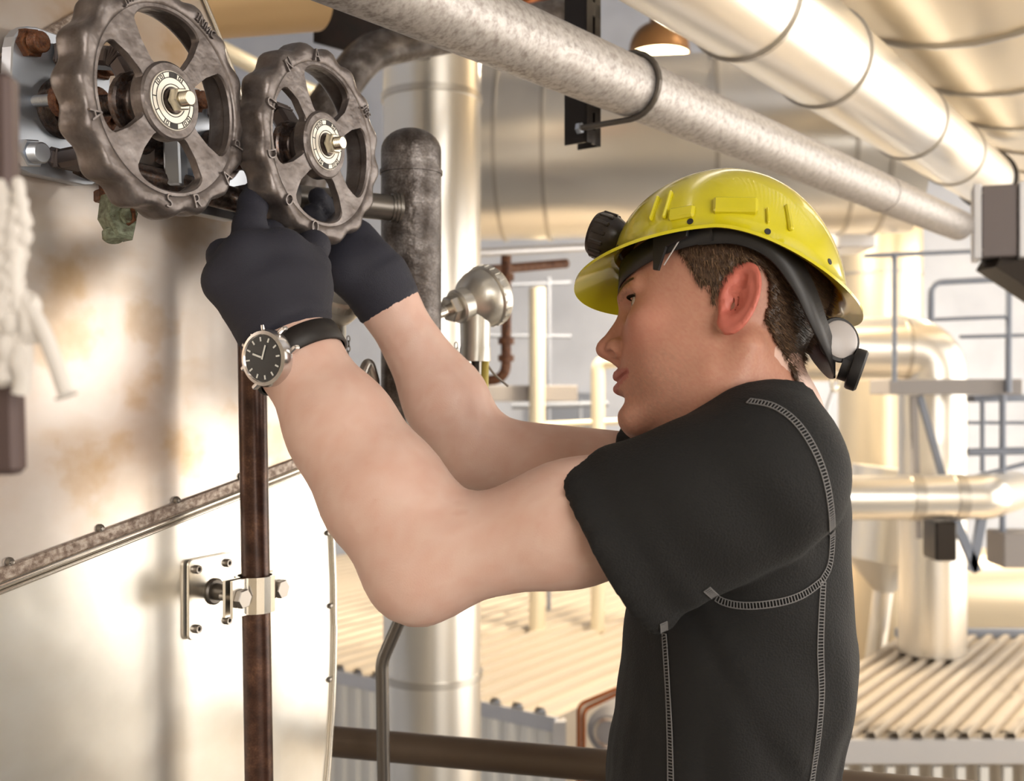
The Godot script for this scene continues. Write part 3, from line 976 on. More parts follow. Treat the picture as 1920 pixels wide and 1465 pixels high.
# ---------------------------------------------------------------- hand wheels and valves
func wheel_mesh(c: Vector3, R: float, turn: float) -> SurfaceTool:
	var st := mb()
	var xf := Transform3D(Basis(WT, Vector3.UP, WN), c)
	var n := 192
	var k := R / 0.1085
	var r0 := 0.0590 * k; var hh := 0.0245 * k; var ha := deg_to_rad(33.5)
	var rim_in := 0.088 * k; var hub := 0.03 * k
	var zf := 0.0; var zb := -0.009
	var edge := func(i: int) -> Array:
		var th := TAU * i / n
		var rel := fposmod(th - turn + PI / 4, PI / 2) - PI / 4
		var q := 1.0 - pow(absf(rel) / ha, 5.0)
		var h := hh * pow(q, 1.0 / 4.0) if q > 0 else 0.0
		return [r0 - h, r0 + h, h > 1e-5]
	var at := func(i: int, r: float, z: float) -> Vector3:
		var th := TAU * i / n
		return xf * Vector3(cos(th) * r, sin(th) * r, z)
	var bev := 0.0016
	for i in n:
		var a: Array = edge.call(i)
		var b: Array = edge.call(i + 1)
		var ab: float = bev if a[2] else 0.0
		var bb: float = bev if b[2] else 0.0
		st.set_smooth_group(3)
		quad(st, at.call(i, hub, zf), at.call(i + 1, hub, zf), at.call(i + 1, b[0] - bb, zf), at.call(i, a[0] - ab, zf))
		quad(st, at.call(i, a[1] + ab, zf), at.call(i + 1, b[1] + bb, zf), at.call(i + 1, rim_in, zf), at.call(i, rim_in, zf))
		quad(st, at.call(i, a[0], zb), at.call(i + 1, b[0], zb), at.call(i + 1, hub, zb), at.call(i, hub, zb))
		quad(st, at.call(i, rim_in, zb), at.call(i + 1, rim_in, zb), at.call(i + 1, b[1], zb), at.call(i, a[1], zb))
		if a[2] or b[2]:
			st.set_smooth_group(4)
			quad(st, at.call(i, a[0] - ab, zf), at.call(i + 1, b[0] - bb, zf), at.call(i + 1, b[0], zf - bev), at.call(i, a[0], zf - bev))
			quad(st, at.call(i, a[1], zf - bev), at.call(i + 1, b[1], zf - bev), at.call(i + 1, b[1] + bb, zf), at.call(i, a[1] + ab, zf))
			st.set_smooth_group(5)
			quad(st, at.call(i, a[0], zf - bev), at.call(i + 1, b[0], zf - bev), at.call(i + 1, b[0], zb), at.call(i, a[0], zb))
			quad(st, at.call(i, a[1], zb), at.call(i + 1, b[1], zb), at.call(i + 1, b[1], zf - bev), at.call(i, a[1], zf - bev))
	# rim: rounded bead with finger scallops on its outside
	var m := 18
	st.set_smooth_group(6)
	var rp := func(i: int, j: int) -> Vector3:
		var th := TAU * i / n
		var lobe := cos(16.0 * (th - turn))
		var ph := TAU * j / m
		var cr := cos(ph)
		var sz := sin(ph)
		var sc := pow(absf(cr), 0.62) * signf(cr)
		var ss := pow(absf(sz), 0.62) * signf(sz)
		var rr := 0.0955 * k + sc * 0.0108 * k + (0.0032 * lobe * sc * k if cr > 0 else 0.0)
		var zz := -0.0165 + ss * (0.0182 + (0.0012 * lobe if cr > 0 else 0.0)) - (0.003 * maxf(cr - 0.6, 0.0))
		return at.call(i, rr, zz)
	for i in n:
		for j in m:
			quad(st, rp.call(i, j), rp.call(i, j + 1), rp.call(i + 1, j + 1), rp.call(i + 1, j))
	# hub boss
	lathe(st, [Vector2(0, 0.003), Vector2(0.0345 * k, 0.003), Vector2(0.0365 * k, 0.001), Vector2(0.0365 * k, -0.012), Vector2(0.022 * k, -0.03), Vector2(0, -0.03)], xf, 48)
	return st

func raised_text(text: String, at: Transform3D, size: float, depth: float, parent: Node3D, m: Material, called := "raised_letter") -> void:
	var tm := TextMesh.new()
	var f := SystemFont.new()
	f.font_names = PackedStringArray(["Droid Sans"])
	tm.font = f
	tm.text = text
	tm.font_size = 32
	tm.pixel_size = size / 32.0
	tm.depth = depth
	tm.curve_step = 2.0
	var o := MeshInstance3D.new()
	o.name = called
	o.mesh = tm
	o.material_override = m
	parent.add_child(o, true)
	o.transform = Transform3D(at.basis, at.origin - world_of(parent))

func valve(label: String, hub: Vector3, R: float, L: float, turn: float, letters: Array, lift: float) -> Node3D:
	var base := hub - WN * L + Vector3.UP * lift
	var t := thing("gate_valve", label, "valve", base - Vector3.UP * 0.07, "gate valves on the vessel end")
	var xf := Transform3D(Basis(WT, Vector3.UP, WN), hub)
	var k := R / 0.1085
	var wheel := obj("hand_wheel", wheel_mesh(hub, R, turn), M.cast_iron, t)
	for l in letters:
		var a: float = deg_to_rad(l[1])
		var b := xf * Transform3D(Basis(Vector3.BACK, a - PI / 2 if l[2] else a + PI / 2), Vector3(cos(a), sin(a), 0) * 0.0945 * k + Vector3(0, 0, 0.0022))
		raised_text(l[0], b, 0.017 if l[0].length() < 2 else 0.011, 0.0036, wheel, M.cast_iron)
	# nameplate ring with its black marks
	var st := mb()
	lathe(st, [Vector2(0.0125 * k, 0.003), Vector2(0.0275 * k, 0.003), Vector2(0.0275 * k, 0.0042), Vector2(0.0268 * k, 0.0048), Vector2(0.013 * k, 0.0048), Vector2(0.0125 * k, 0.0042)], xf, 48)
	var plate := obj("name_plate", st, M.plate_white, wheel)
	st = mb()
	for r in [0.0262, 0.0212, 0.0150]:
		lathe(st, [Vector2((r - 0.0004) * k, 0.0048), Vector2((r - 0.0004) * k, 0.0051), Vector2((r + 0.0004) * k, 0.0051), Vector2((r + 0.0004) * k, 0.0048)], xf, 48)
	for i in 12:
		var a := TAU * i / 12 + turn
		var wide := 0.0095 if i % 6 == 3 else 0.0009
		box(st, xf * Transform3D(Basis(Vector3.BACK, a), Vector3(cos(a), sin(a), 0) * 0.0237 * k + Vector3(0, 0, 0.0050)), Vector3(0.0050 * k, wide, 0.0004))
	for i in [2, 4, 8, 10]:
		for h in [-0.11, 0.11]:
			var a: float = TAU * (i + 0.5) / 12 + turn + h
			for e in [[-1, 0], [1, 0], [0, -1], [0, 1]]:
				var q := xf * Transform3D(Basis(Vector3.BACK, a), Vector3(cos(a), sin(a), 0) * 0.0237 * k + Vector3(0, 0, 0.0050))
				box(st, q.translated_local(Vector3(e[0] * 0.0013, e[1] * 0.0013, 0)), Vector3(0.0006 if e[0] else 0.003, 0.0006 if e[1] else 0.003, 0.0004))
	obj("printed_marks", st, M.print_black, plate)
	st = mb()
	lathe(st, [Vector2(0, 0.0075), Vector2(0.0112 * k, 0.0075), Vector2(0.0118 * k, 0.005), Vector2(0.0118 * k, 0.003), Vector2(0, 0.003)], xf, 32)
	obj("washer", st, M.oily_steel, wheel)
	st = mb()
	hex(st, hub + WN * 0.0075, WN, 0.0112 * k, 0.010, turn + 0.2)
	obj("wheel_nut", st, M.brass, wheel)
	st = mb()
	thread(st, hub + WN * 0.017, hub + WN * 0.026, 0.0072 * k, 0.002)
	obj("stem_end", st, M.brass, wheel)
	# stem, yoke, gland, bonnet, flange
	var ax := (base - hub).normalized()
	var on := func(s: float, side := 0.0, up := 0.0) -> Vector3: return hub + ax * s + WT * side + Vector3.UP * up
	st = mb()
	thread(st, on.call(0.028), on.call(L - 0.06), 0.0105, 0.004)
	obj("stem", st, M.oily_steel, t)
	st = mb()
	cyl(st, on.call(0.03), on.call(0.052), 0.022, 20, 0.003)
	cyl(st, on.call(0.04), on.call(0.05), 0.030, 20, 0.002)
	obj("yoke_head", st, M.oily_steel, t)
	for s in [-1, 1]:
		st = mb()
		var y: Array = bend([on.call(0.045, 0.0, s * 0.02), on.call(0.062, 0.0, s * 0.044), on.call(L - 0.03, 0.0, s * 0.052), on.call(L - 0.012, 0.0, s * 0.048)], 0.012, 4)
		for i in y.size() - 1: bar(st, y[i], y[i + 1] + (y[i + 1] - y[i]) * 0.05, 0.028, 0.019, 0.004)
		obj("yoke_arm", st, M.iron_hub, t)
	st = mb()
	cyl(st, on.call(L - 0.075), on.call(L - 0.03), 0.019, 24, 0.002)
	obj("gland", st, M.rust, t)
	st = mb()
	prism(st, rounded_rect(0.085, 0.034, 0.016), frame(on.call(L - 0.052), -ax), 0.011, 0.001)
	obj("gland_plate", st, M.rust, t)
	for s in [-1, 1]:
		st = mb()
		thread(st, on.call(L - 0.02, s * 0.031), on.call(L - 0.092, s * 0.031), 0.0058)
		obj("gland_stud", st, M.zinc, t)
		st = mb()
		hex(st, on.call(L - 0.064, s * 0.031), -ax, 0.0115, 0.010, 0.5)
		obj("gland_nut", st, M.rust, t)
	st = mb()
	lathe(st, [Vector2(0, -0.04), Vector2(0.026, -0.04), Vector2(0.03, -0.034), Vector2(0.03, 0.0), Vector2(0, 0)], frame(on.call(L), ax), 32)
	obj("bonnet", st, M.oily_steel, t)
	st = mb()
	prism(st, rounded_rect(0.118, 0.142, 0.026), frame(on.call(L - 0.006), -ax), 0.016, 0.0015)
	var flange := obj("bonnet_flange", st, M.zinc, t)
	var nb := 0
	for c in [[-1, 1], [-1, -1], [1, 1], [1, -1]]:
		st = mb()
		hex(st, on.call(L - 0.022, c[0] * 0.042, c[1] * 0.053), -ax, 0.0145, 0.012, 0.2 + nb)
		thread(st, on.call(L - 0.034, c[0] * 0.042, c[1] * 0.053), on.call(L - 0.046, c[0] * 0.042, c[1] * 0.053), 0.0102, 0.0024)
		obj("flange_bolt", st, M.rust if c[1] > 0 else M.zinc, t)
		nb += 1
	st = mb()
	cyl(st, on.call(L - 0.004), on.call(L + 0.06), 0.05, 32)
	cyl(st, on.call(L - 0.002, -0.06), on.call(L - 0.002, 0.13), 0.02, 20)
	obj("valve_body", st, M.oily_steel, t)
	return t

func make_valves() -> void:
	var h1 := P(318, 190, 1.0)
	var t := valve("rust flecked gate valve with the larger scalloped hand wheel above the worker's glove", h1, 0.1085, 0.167, deg_to_rad(2.0), [["JBSI", 122.0, true], ["INMC", 62.0, true], ["A", 200.0, false], ["S", 268.0, false], ["R", 290.0, false], ["A", 322.0, false], ["P", 346.0, false]], 0.012)
	t.set_meta("label", "gate valve whose oily yoke and scalloped hand wheel stand nearer the hanging rope")
	var h2 := P(607, 272, 1.17)
	t = valve("gate valve whose scalloped hand wheel hides the gloved fingers beside the dark capped pipe", h2, 0.109, 0.178, deg_to_rad(-6.0), [["A", 100.0, true], ["N", 132.0, true], ["U", 165.0, false], ["D", 197.0, false], ["O", 228.0, false], ["O", 258.0, false], ["JES", 35.0, true]], 0.004)
	# galvanised support between the valves
	var st := mb()
	var o := thing("valve_bracket", "galvanised angle bracket behind the nearer hand wheel", "bracket", P(330, 355, 1.17))
	bar(st, P(328, 255, 1.16), P(332, 352, 1.16), 0.018, 0.03, 0.002, Vector3.FORWARD)
	obj("upright_leg", st, M.zinc, o)
	st = mb()
	box(st, Transform3D(Basis(WT, Vector3.UP, WN), P(365, 322, 1.185)), Vector3(0.05, 0.04, 0.006), 0.001)
	obj("foot_plate", st, M.zinc, o)
	st = mb()
	hex(st, P(372, 333, 1.18), WN, 0.011, 0.008)
	obj("bolt", st, M.zinc, o)
	# impulse line under both valves
	pole("impulse_pipe", "oily steel pipe running level below both gate valves", "pipe", [P(128, 310, 1.09), P(230, 322, 1.13), P(430, 372, 1.2), P(520, 395, 1.27)], 0.014, M.oily_steel, 0.02, 16)
	# green drain cock
	var g := thing("drain_cock", "small weathered green drain cock hanging under the oily pipe", "valve", P(215, 452, 1.06))
	st = mb()
	cyl(st, P(200, 322, 1.09), P(205, 372, 1.07), 0.009, 16)
	hex(st, P(203, 358, 1.075), Vector3.DOWN, 0.014, 0.012)
	obj("neck", st, M.rust, g)
	st = mb()
	prism(st, PackedVector2Array([Vector2(-0.014, 0.02), Vector2(0.004, 0.024), Vector2(0.016, 0.014), Vector2(0.014, -0.006), Vector2(0.010, -0.024), Vector2(-0.006, -0.022), Vector2(-0.017, -0.004)]), frame(P(211, 408, 1.075), WN.lerp(Vector3.BACK, 0.3)), 0.026, 0.003)
	obj("body", st, M.green_cast, g)
	st = mb()
	cyl(st, P(228, 405, 1.065), P(243, 404, 1.055), 0.009, 16, 0.002)
	hex(st, P(240, 404, 1.056), Vector3(0.6, 0, 0.5), 0.008, 0.006)
	obj("plug_screw", st, M.green_cast, g)
	st = mb()
	tube(st, [P(232, 386, 1.06), P(250, 395, 1.052), P(252, 412, 1.052), P(240, 420, 1.056)], 0.0022, 8)
	obj("ring_lever", st, M.rust, g)
	st = mb()
	cyl(st, P(212, 430, 1.065), P(214, 452, 1.062), 0.011, 16, 0.003)
	obj("outlet", st, M.green_cast, g)

# ---------------------------------------------------------------- pipes of the foreground
func make_front_pipes() -> void:
	var a := P(468, 395, 1.25); var b := P(486, 1480, 1.25)
	var down := (b - a).normalized()
	pole("brown_pipe", "glossy dark brown upright pipe clamped in front of the vessel", "pipe", [a, a.lerp(b, 0.5), b, b + down * 0.55], 0.0165, M.brown_pipe, 0.0, 28)
	# clamp
	var c := plane_at(0, P(0, 1116, 1.279).y)
	var pc := P(478, 1112, 1.25)
	var t := thing("pipe_clamp", "bright steel wall plate and clamp gripping the brown upright pipe", "clamp", c - Vector3.UP * 0.047)
	var xf := Transform3D(Basis(WT, Vector3.UP, WN), c)
	var st := mb()
	prism(st, rounded_rect(0.076, 0.094, 0.006), xf, 0.004, 0.0008)
	obj("wall_plate", st, M.bright_steel, t)
	for s in [[-1, 1], [1, 1], [-1, -1], [1, -1]]:
		st = mb()
		lathe(st, [Vector2(0.0022, 0.002), Vector2(0.0025, 0.0048), Vector2(0.0046, 0.005), Vector2(0.0052, 0.003), Vector2(0.0052, 0)], frame(xf * Vector3(s[0] * 0.026, s[1] * 0.035, 0.004), WN), 16)
		lathe(st, [Vector2(0, 0.0015), Vector2(0.0024, 0.0015)], frame(xf * Vector3(s[0] * 0.026, s[1] * 0.035, 0.004), WN), 6)
		obj("screw", st, M.screw_steel, t)
	st = mb()
	var stand := xf * Vector3(0.004, 0.004, 0.004)
	cyl(st, stand, stand + WN * 0.046, 0.010, 20)
	cyl(st, stand, stand + WN * 0.004, 0.016, 20, 0.002)
	obj("standoff", st, M.tube_steel, t)
	var cx := Transform3D(Basis(WT, Vector3.UP, WN), pc)
	for s in [-1, 1]:
		st = mb()
		var pts := []
		for i in 9:
			var q := PI * i / 8
			pts.append(Vector2(-cos(q) * 0.0185, sin(q) * 0.0185))
		var outer := PackedVector2Array([Vector2(-0.046, 0.0035)])
		outer.append(Vector2(-0.021, 0.0035))
		for p in pts: if p.y > 0.004: outer.append(p * 1.09)
		outer.append(Vector2(0.021, 0.0035)); outer.append(Vector2(0.046, 0.0035)); outer.append(Vector2(0.046, 0.0075)); outer.append(Vector2(0.0235, 0.0075))
		for i in range(8, -1, -1): if pts[i].y > 0.006: outer.append(pts[i] * 1.28)
		outer.append(Vector2(-0.0235, 0.0075)); outer.append(Vector2(-0.046, 0.0075))
		# the outline lies in the plane of WT and WN and is pushed up
		prism(st, outer, Transform3D(Basis(WT, WN * s, Vector3.UP * (1 if s < 0 else 1)), pc - Vector3.UP * 0.021), 0.042, 0.0)
		obj("clamp_half", st, M.bright_steel, t)
	for s in [-1, 1]:
		st = mb()
		hex(st, cx * Vector3(s * 0.034, 0, 0.0075), WN, 0.0115, 0.008, 0.1)
		cyl(st, cx * Vector3(s * 0.034, 0, 0.008), cx * Vector3(s * 0.034, 0, -0.02), 0.005, 12)
		obj("clamp_bolt", st, M.screw_steel, t)
	# dark capped pipe with branch
	var x0 := P(771, 0, 1.4).x
	t = thing("capped_pipe", "thick dark steel pipe with a domed cap beside the hand wheel", "pipe", Vector3(x0, P(0, 780, 1.4).y, -1.4))
	st = mb()
	var y1 := P(0, 780, 1.4).y; var y2 := P(0, 324, 1.4).y
	lathe(st, [Vector2(0, 0), Vector2(0.02, 0), Vector2(0.0395, 0.03), Vector2(0.0395, y2 - y1)], frame(Vector3(x0, y1, -1.4), Vector3.UP), 40)
	obj("pipe_wall", st, M.mill_steel, t)
	st = mb()
	var pr := [Vector2(0.0395, 0.0), Vector2(0.0395, 0.028)]
	for i in 8: pr.append(Vector2(0.0395 * cos(PI / 2 * (i + 1) / 8), 0.028 + 0.030 * sin(PI / 2 * (i + 1) / 8)))
	lathe(st, pr, frame(Vector3(x0, y2, -1.4), Vector3.UP), 40)
	obj("domed_cap", st, M.mill_steel, t)
	st = mb()
	ring(st, Vector3(x0, y2, -1.4), Vector3.UP, 0.0395, 0.005, 0.0018)
	obj("weld_bead", st, M.mill_steel, t)
	st = mb()
	var br := P(752, 392, 1.372)
	tube(st, [P(560, 372, 1.32), br], 0.0165, 24)
	obj("branch_pipe", st, M.tube_steel, t)
	st = mb()
	for q in 3: ring(st, br - (br - P(560, 372, 1.32)).normalized() * (0.004 + 0.004 * q), br - P(560, 372, 1.32), 0.0165, 0.004, 0.0052 - 0.0016 * q, 24)
	obj("branch_weld", st, M.tube_steel, t)
	# thin bent tube running down behind the arms
	pole("bent_tube", "thin grey tube bent under the bare elbow and running down", "tube", [P(752, 560, 1.46), P(752, 760, 1.46), P(778, 1060, 1.44), P(764, 1130, 1.44), P(716, 1240, 1.44), P(720, 1500, 1.44), P(720, 1640, 1.44)], 0.0088, M.tube_steel, 0.05, 14)
	pole("hairpin_tube", "grey hairpin tube loop between the watch and the far forearm", "tube", [P(664, 760, 1.36), P(676, 712, 1.36), P(691, 672, 1.37), P(703, 716, 1.38), P(690, 790, 1.38), P(700, 900, 1.4)], 0.0066, M.band, 0.012, 12)

func transmitter(label: String, at: Vector3, axis: Vector3, k: float, cable: bool) -> Node3D:
	# axis runs from the sensor nut to the screw cap
	var t := thing("temperature_sensor", label, "sensor", at - Vector3.UP * 0.05 * k)
	var xf := frame(at, axis)
	var st := mb()
	lathe(st, [Vector2(0, -0.062), Vector2(0.008, -0.062), Vector2(0.008, -0.05)], xf, 16)
	lathe(st, [Vector2(0, 0.0)], xf, 8)
	cyl(st, xf * Vector3(0, 0, -0.095 * k), xf * Vector3(0, 0, -0.045 * k), 0.0075 * k, 16)
	obj("probe_neck", st, M.bright_steel, t)
	st = mb()
	hex(st, xf * Vector3(0, 0, -0.054 * k), axis, 0.0185 * k, 0.014 * k, 0.2)
	obj("hex_nut", st, M.bright_steel, t)
	st = mb()
	var pr := []
	for p in [[0, -0.04], [0.021, -0.04], [0.0235, -0.037], [0.0235, -0.022], [0.0275, -0.018], [0.034, -0.012], [0.0395, 0.0], [0.0405, 0.010], [0.0405, 0.012], [0, 0.012]]: pr.append(Vector2(p[0], p[1]) * k)
	lathe(st, pr, xf, 40)
	obj("housing", st, M.cast_alu, t)
	st = mb()
	pr = []
	for p in [[0, 0.012], [0.0415, 0.012], [0.0432, 0.014], [0.0432, 0.026], [0.0405, 0.03], [0.02, 0.034], [0, 0.034]]: pr.append(Vector2(p[0], p[1]) * k)
	lathe(st, pr, xf, 40)
	var cap := obj("screw_cap", st, M.cast_alu, t)
	st = mb()
	for i in 24:
		var a := TAU * i / 24
		box(st, xf * Transform3D(Basis(Vector3.BACK, a), Vector3(cos(a) * 0.0434, sin(a) * 0.0434, 0.020) * k), Vector3(0.0012, 0.004, 0.009) * k)
	obj("grip_rib", st, M.cast_alu, cap)
	# conduit entry pointing down
	var down := at + axis.normalized() * -0.004 * k
	st = mb()
	lathe(st, [Vector2(0.0215 * k, 0.0), Vector2(0.0205 * k, 0.045 * k), Vector2(0.0215 * k, 0.048 * k), Vector2(0.0215 * k, 0.066 * k), Vector2(0.0, 0.066 * k)], frame(down - Vector3.UP * 0.018 * k, Vector3.DOWN), 28)
	obj("conduit_entry", st, M.cast_alu, t)
	if cable:
		st = mb()
		tube(st, [down - Vector3.UP * 0.08 * k, down + Vector3(0.0, -0.13, 0.0) * k, down + Vector3(-0.008, -0.2, 0.01) * k], 0.006 * k, 10)
		obj("cable", st, M.cable_black, t)
		st = mb()
		tube(st, [down + Vector3(0.014, -0.08, 0) * k, down + Vector3(0.012, -0.15, 0.0) * k], 0.0055 * k, 10)
		obj("cable_tag", st, M.cable_yellow, t)
		st = mb()
		tube(st, spline([down + Vector3(0.012, -0.08, 0) * k, down + Vector3(0.025, -0.1, 0.0) * k, down + Vector3(0.045, -0.118, -0.01) * k]), 0.0016 * k, 8)
		obj("seal_wire", st, M.screw_steel, t)
	# chain holding the cap
	st = mb()
	var c0 := down + (Vector3(-0.026, -0.062, 0.004) if cable else Vector3(0.026, -0.045, 0.01)) * k
	for i in 9:
		var p := c0 + Vector3(0.004 * sin(i * 0.5), -0.0068 * i, 0) * k
		if not cable: p.x -= 0.0016 * i * k
		var pts := []
		for j in 9:
			var a := TAU * j / 8
			pts.append(p + Vector3(cos(a) * 0.0024 * (0.5 if i % 2 else 1.0), sin(a) * 0.0046, cos(a) * 0.0024 * (1.0 if i % 2 else 0.3)) * k)
		tube(st, pts, 0.0007 * k, 6, false)
	obj("chain", st, M.screw_steel, t)
	return t

func make_sensors() -> void:
	transmitter("cast aluminium temperature sensor head with hanging chain beside the dark capped pipe", P(895, 562, 1.47), Vector3(0.72, 0.32, -0.62), 1.0, true)
	transmitter("cast aluminium sensor head peeping out between the two gloves", P(622, 572, 1.42), Vector3(0.35, 0.72, 0.5), 0.95, false)

# ---------------------------------------------------------------- rope in the near left corner
func make_rope() -> void:
	var t := thing("steel_lever", "dark steel lever bar hanging with frayed white rope tied round it", "lever", P(8, 895, 0.5))
	var st := mb()
	bar(st, P(-4, 140, 0.5), P(2, 500, 0.5), 0.016, 0.013, 0.003, Vector3.FORWARD)
	bar(st, P(2, 480, 0.5), P(12, 890, 0.5), 0.016, 0.013, 0.003, Vector3.FORWARD)
	obj("lever_bar", st, M.bar_dark, t)
	var r := thing("frayed_rope", "frayed white rope knotted round the dark hanging lever bar", "rope", P(40, 750, 0.49))
	var rng := RandomNumberGenerator.new()
	rng.seed = 4
	st = mb()
	for k in 15:
		var pts := []
		var x0 := rng.randf_range(-8, 44)
		var top := rng.randf_range(330, 400)
		var end := rng.randf_range(600, 660)
		for i in 9:
			var f := i / 8.0
			var pinch := 1.0 - 0.55 * exp(-pow((f - 0.72) * 5.0, 2.0))
			pts.append(P(14 + (x0 - 14) * pinch + 5 * sin(f * 9.0 + k), lerpf(top, end, f), 0.486 + 0.010 * sin(k * 2.1 + f * 4.0)))
		var rads := []
		var sp := spline(pts, 3)
		for i in sp.size(): rads.append((0.0030 + 0.0008 * (k % 3)) * (0.45 + 0.55 * sin(PI * clampf(i / (sp.size() - 1.0), 0.06, 0.94))) * (1.0 + 0.25 * sin(i * 2.3 + k)))
		tube(st, sp, rads, 9)
	obj("strand_bundle", st, M.rope, r).set_meta("kind", "stuff")
	for e in [[30, 560, 40, 740, 0.004], [55, 560, 68, 640, 0.0042], [20, 580, 5, 720, 0.004], [10, 540, -10, 690, 0.004], [40, 540, 50, 700, 0.003]]:
		st = mb()
		var p := []
		for i in 7:
			var f := i / 6.0
			p.append(P(lerpf(e[0], e[2], f) + rng.randf_range(-5, 5), lerpf(e[1], e[3], f), 0.48 + rng.randf_range(-0.003, 0.003)))
		tube(st, spline(p, 4), e[4], 8)
		obj("loose_strand", st, M.rope, r)
	st = mb()
	var tail := spline([P(45, 560, 0.48), P(78, 615, 0.478), P(98, 665, 0.478), P(120, 728, 0.478), P(126, 744, 0.478)], 5)
	var rad := []
	for i in tail.size(): rad.append(0.0036 + (0.0018 if i > tail.size() - 4 else 0.0))
	tube(st, tail, rad, 10)
	obj("loose_strand", st, M.rope, r)

# ---------------------------------------------------------------- surfaces from distance fields
func smin(a: float, b: float, k: float) -> float:
	var h := maxf(k - absf(a - b), 0.0) / k
	return minf(a, b) - h * h * k * 0.25

func smax(a: float, b: float, k: float) -> float:
	var h := maxf(k - absf(a - b), 0.0) / k
	return maxf(a, b) + h * h * k * 0.25

func cap(p: Vector3, a: Vector3, b: Vector3, ra: float, rb: float) -> float:
	var ab := b - a
	var t := clampf((p - a).dot(ab) / ab.length_squared(), 0.0, 1.0)
	return p.distance_to(a + ab * t) - lerpf(ra, rb, t)

func ell(p: Vector3, c: Vector3, r: Vector3) -> float:
	var q := (p - c) / r
	var k0 := q.length()
	if k0 < 0.001: return -minf(r.x, minf(r.y, r.z))
	return k0 * (k0 - 1.0) / (q / r).length()

func caps(p: Vector3, list: Array, k: float) -> float:
	var d := 1e9
	for c in list:
		var e := cap(p, c[0], c[1], c[2], c[3])
		d = e if d > 1e8 else smin(d, e, k)
	return d

# surface nets: one vertex in each cell the surface crosses; only blocks near the surface are visited
func nets(field: Callable, lo: Vector3, hi: Vector3, h: float, slack := 1.5) -> Dictionary:
	var B := 6
	var nx := int(ceil((hi.x - lo.x) / h / B)) * B
	var ny := int(ceil((hi.y - lo.y) / h / B)) * B
	var nz := int(ceil((hi.z - lo.z) / h / B)) * B
	var sx := nx + 1; var sy := ny + 1; var sz := nz + 1
	var vals := PackedFloat32Array()
	vals.resize(sx * sy * sz)
	vals.fill(1e9)
	var reach := B * h * 0.87 * slack
	var blocks := []
	for bz in nz / B:
		for by in ny / B:
			for bx in nx / B:
				var c := lo + Vector3(bx + 0.5, by + 0.5, bz + 0.5) * B * h
				if absf(field.call(c)) < reach:
					blocks.append(Vector3i(bx, by, bz) * B)
	for b in blocks:
		for z in range(b.z, b.z + B + 1):
			for y in range(b.y, b.y + B + 1):
				var row: int = (z * sy + y) * sx
				for x in range(b.x, b.x + B + 1):
					if vals[row + x] > 1e8: vals[row + x] = field.call(lo + Vector3(x, y, z) * h)
	var index := {}
	var verts := PackedVector3Array()
	var edges := [[0, 1], [2, 3], [4, 5], [6, 7], [0, 2], [1, 3], [4, 6], [5, 7], [0, 4], [1, 5], [2, 6], [3, 7]]
	var off := []
	var corner := []
	for i in 8:
		corner.append(Vector3(i & 1, (i >> 1) & 1, (i >> 2) & 1))
		off.append((i & 1) + ((i >> 1) & 1) * sx + ((i >> 2) & 1) * sx * sy)
	for b in blocks:
		for z in range(b.z, b.z + B):
			for y in range(b.y, b.y + B):
				for x in range(b.x, b.x + B):
					var at: int = (z * sy + y) * sx + x
					var neg := 0
					for i in 8:
						if vals[at + off[i]] < 0.0: neg += 1
					if neg == 0 or neg == 8: continue
					var s := Vector3.ZERO
					var n := 0
					for e in edges:
						var a := vals[at + off[e[0]]]
						var c := vals[at + off[e[1]]]
						if (a < 0.0) != (c < 0.0):
							s += corner[e[0]].lerp(corner[e[1]], a / (a - c))
							n += 1
					index[at] = verts.size()
					verts.append(lo + (Vector3(x, y, z) + s / n) * h)
	var idx := PackedInt32Array()
	var steps := [[1, sx, sx * sy], [sx, sx * sy, 1], [sx * sy, 1, sx]]
	for at in index:
		var a := vals[at]
		for s in steps:
			var c := vals[at + s[0]]
			if (a < 0.0) == (c < 0.0): continue
			var i0 = index.get(at); var i1 = index.get(at - s[1]); var i2 = index.get(at - s[1] - s[2]); var i3 = index.get(at - s[2])
			if i1 == null or i2 == null or i3 == null: continue
			if a < 0.0: idx.append_array([i0, i3, i2, i0, i2, i1])
			else: idx.append_array([i0, i1, i2, i0, i2, i3])
	return {"v": verts, "i": idx}

func finish(parts: Array) -> ArrayMesh:
	# each part: {v, i, c (colour of each vertex, optional)}
	var v := PackedVector3Array(); var n := PackedVector3Array(); var c := PackedColorArray(); var ix := PackedInt32Array()
	var colored := false
	for p in parts:
		var first := v.size()
		v.append_array(p.v)
		if p.has("c"):
			c.append_array(p.c)
			colored = true
		for i in p.i: ix.append(i + first)
	n.resize(v.size())
	for i in range(0, ix.size(), 3):
		var a := ix[i]; var b := ix[i + 1]; var d := ix[i + 2]
		var w := (v[d] - v[a]).cross(v[b] - v[a])
		n[a] += w; n[b] += w; n[d] += w
	for i in n.size(): n[i] = n[i].normalized()
	var arr := []
	arr.resize(Mesh.ARRAY_MAX)
	arr[Mesh.ARRAY_VERTEX] = v
	arr[Mesh.ARRAY_NORMAL] = n
	arr[Mesh.ARRAY_INDEX] = ix
	if colored: arr[Mesh.ARRAY_COLOR] = c
	var m := ArrayMesh.new()
	m.add_surface_from_arrays(Mesh.PRIMITIVE_TRIANGLES, arr)
	return m

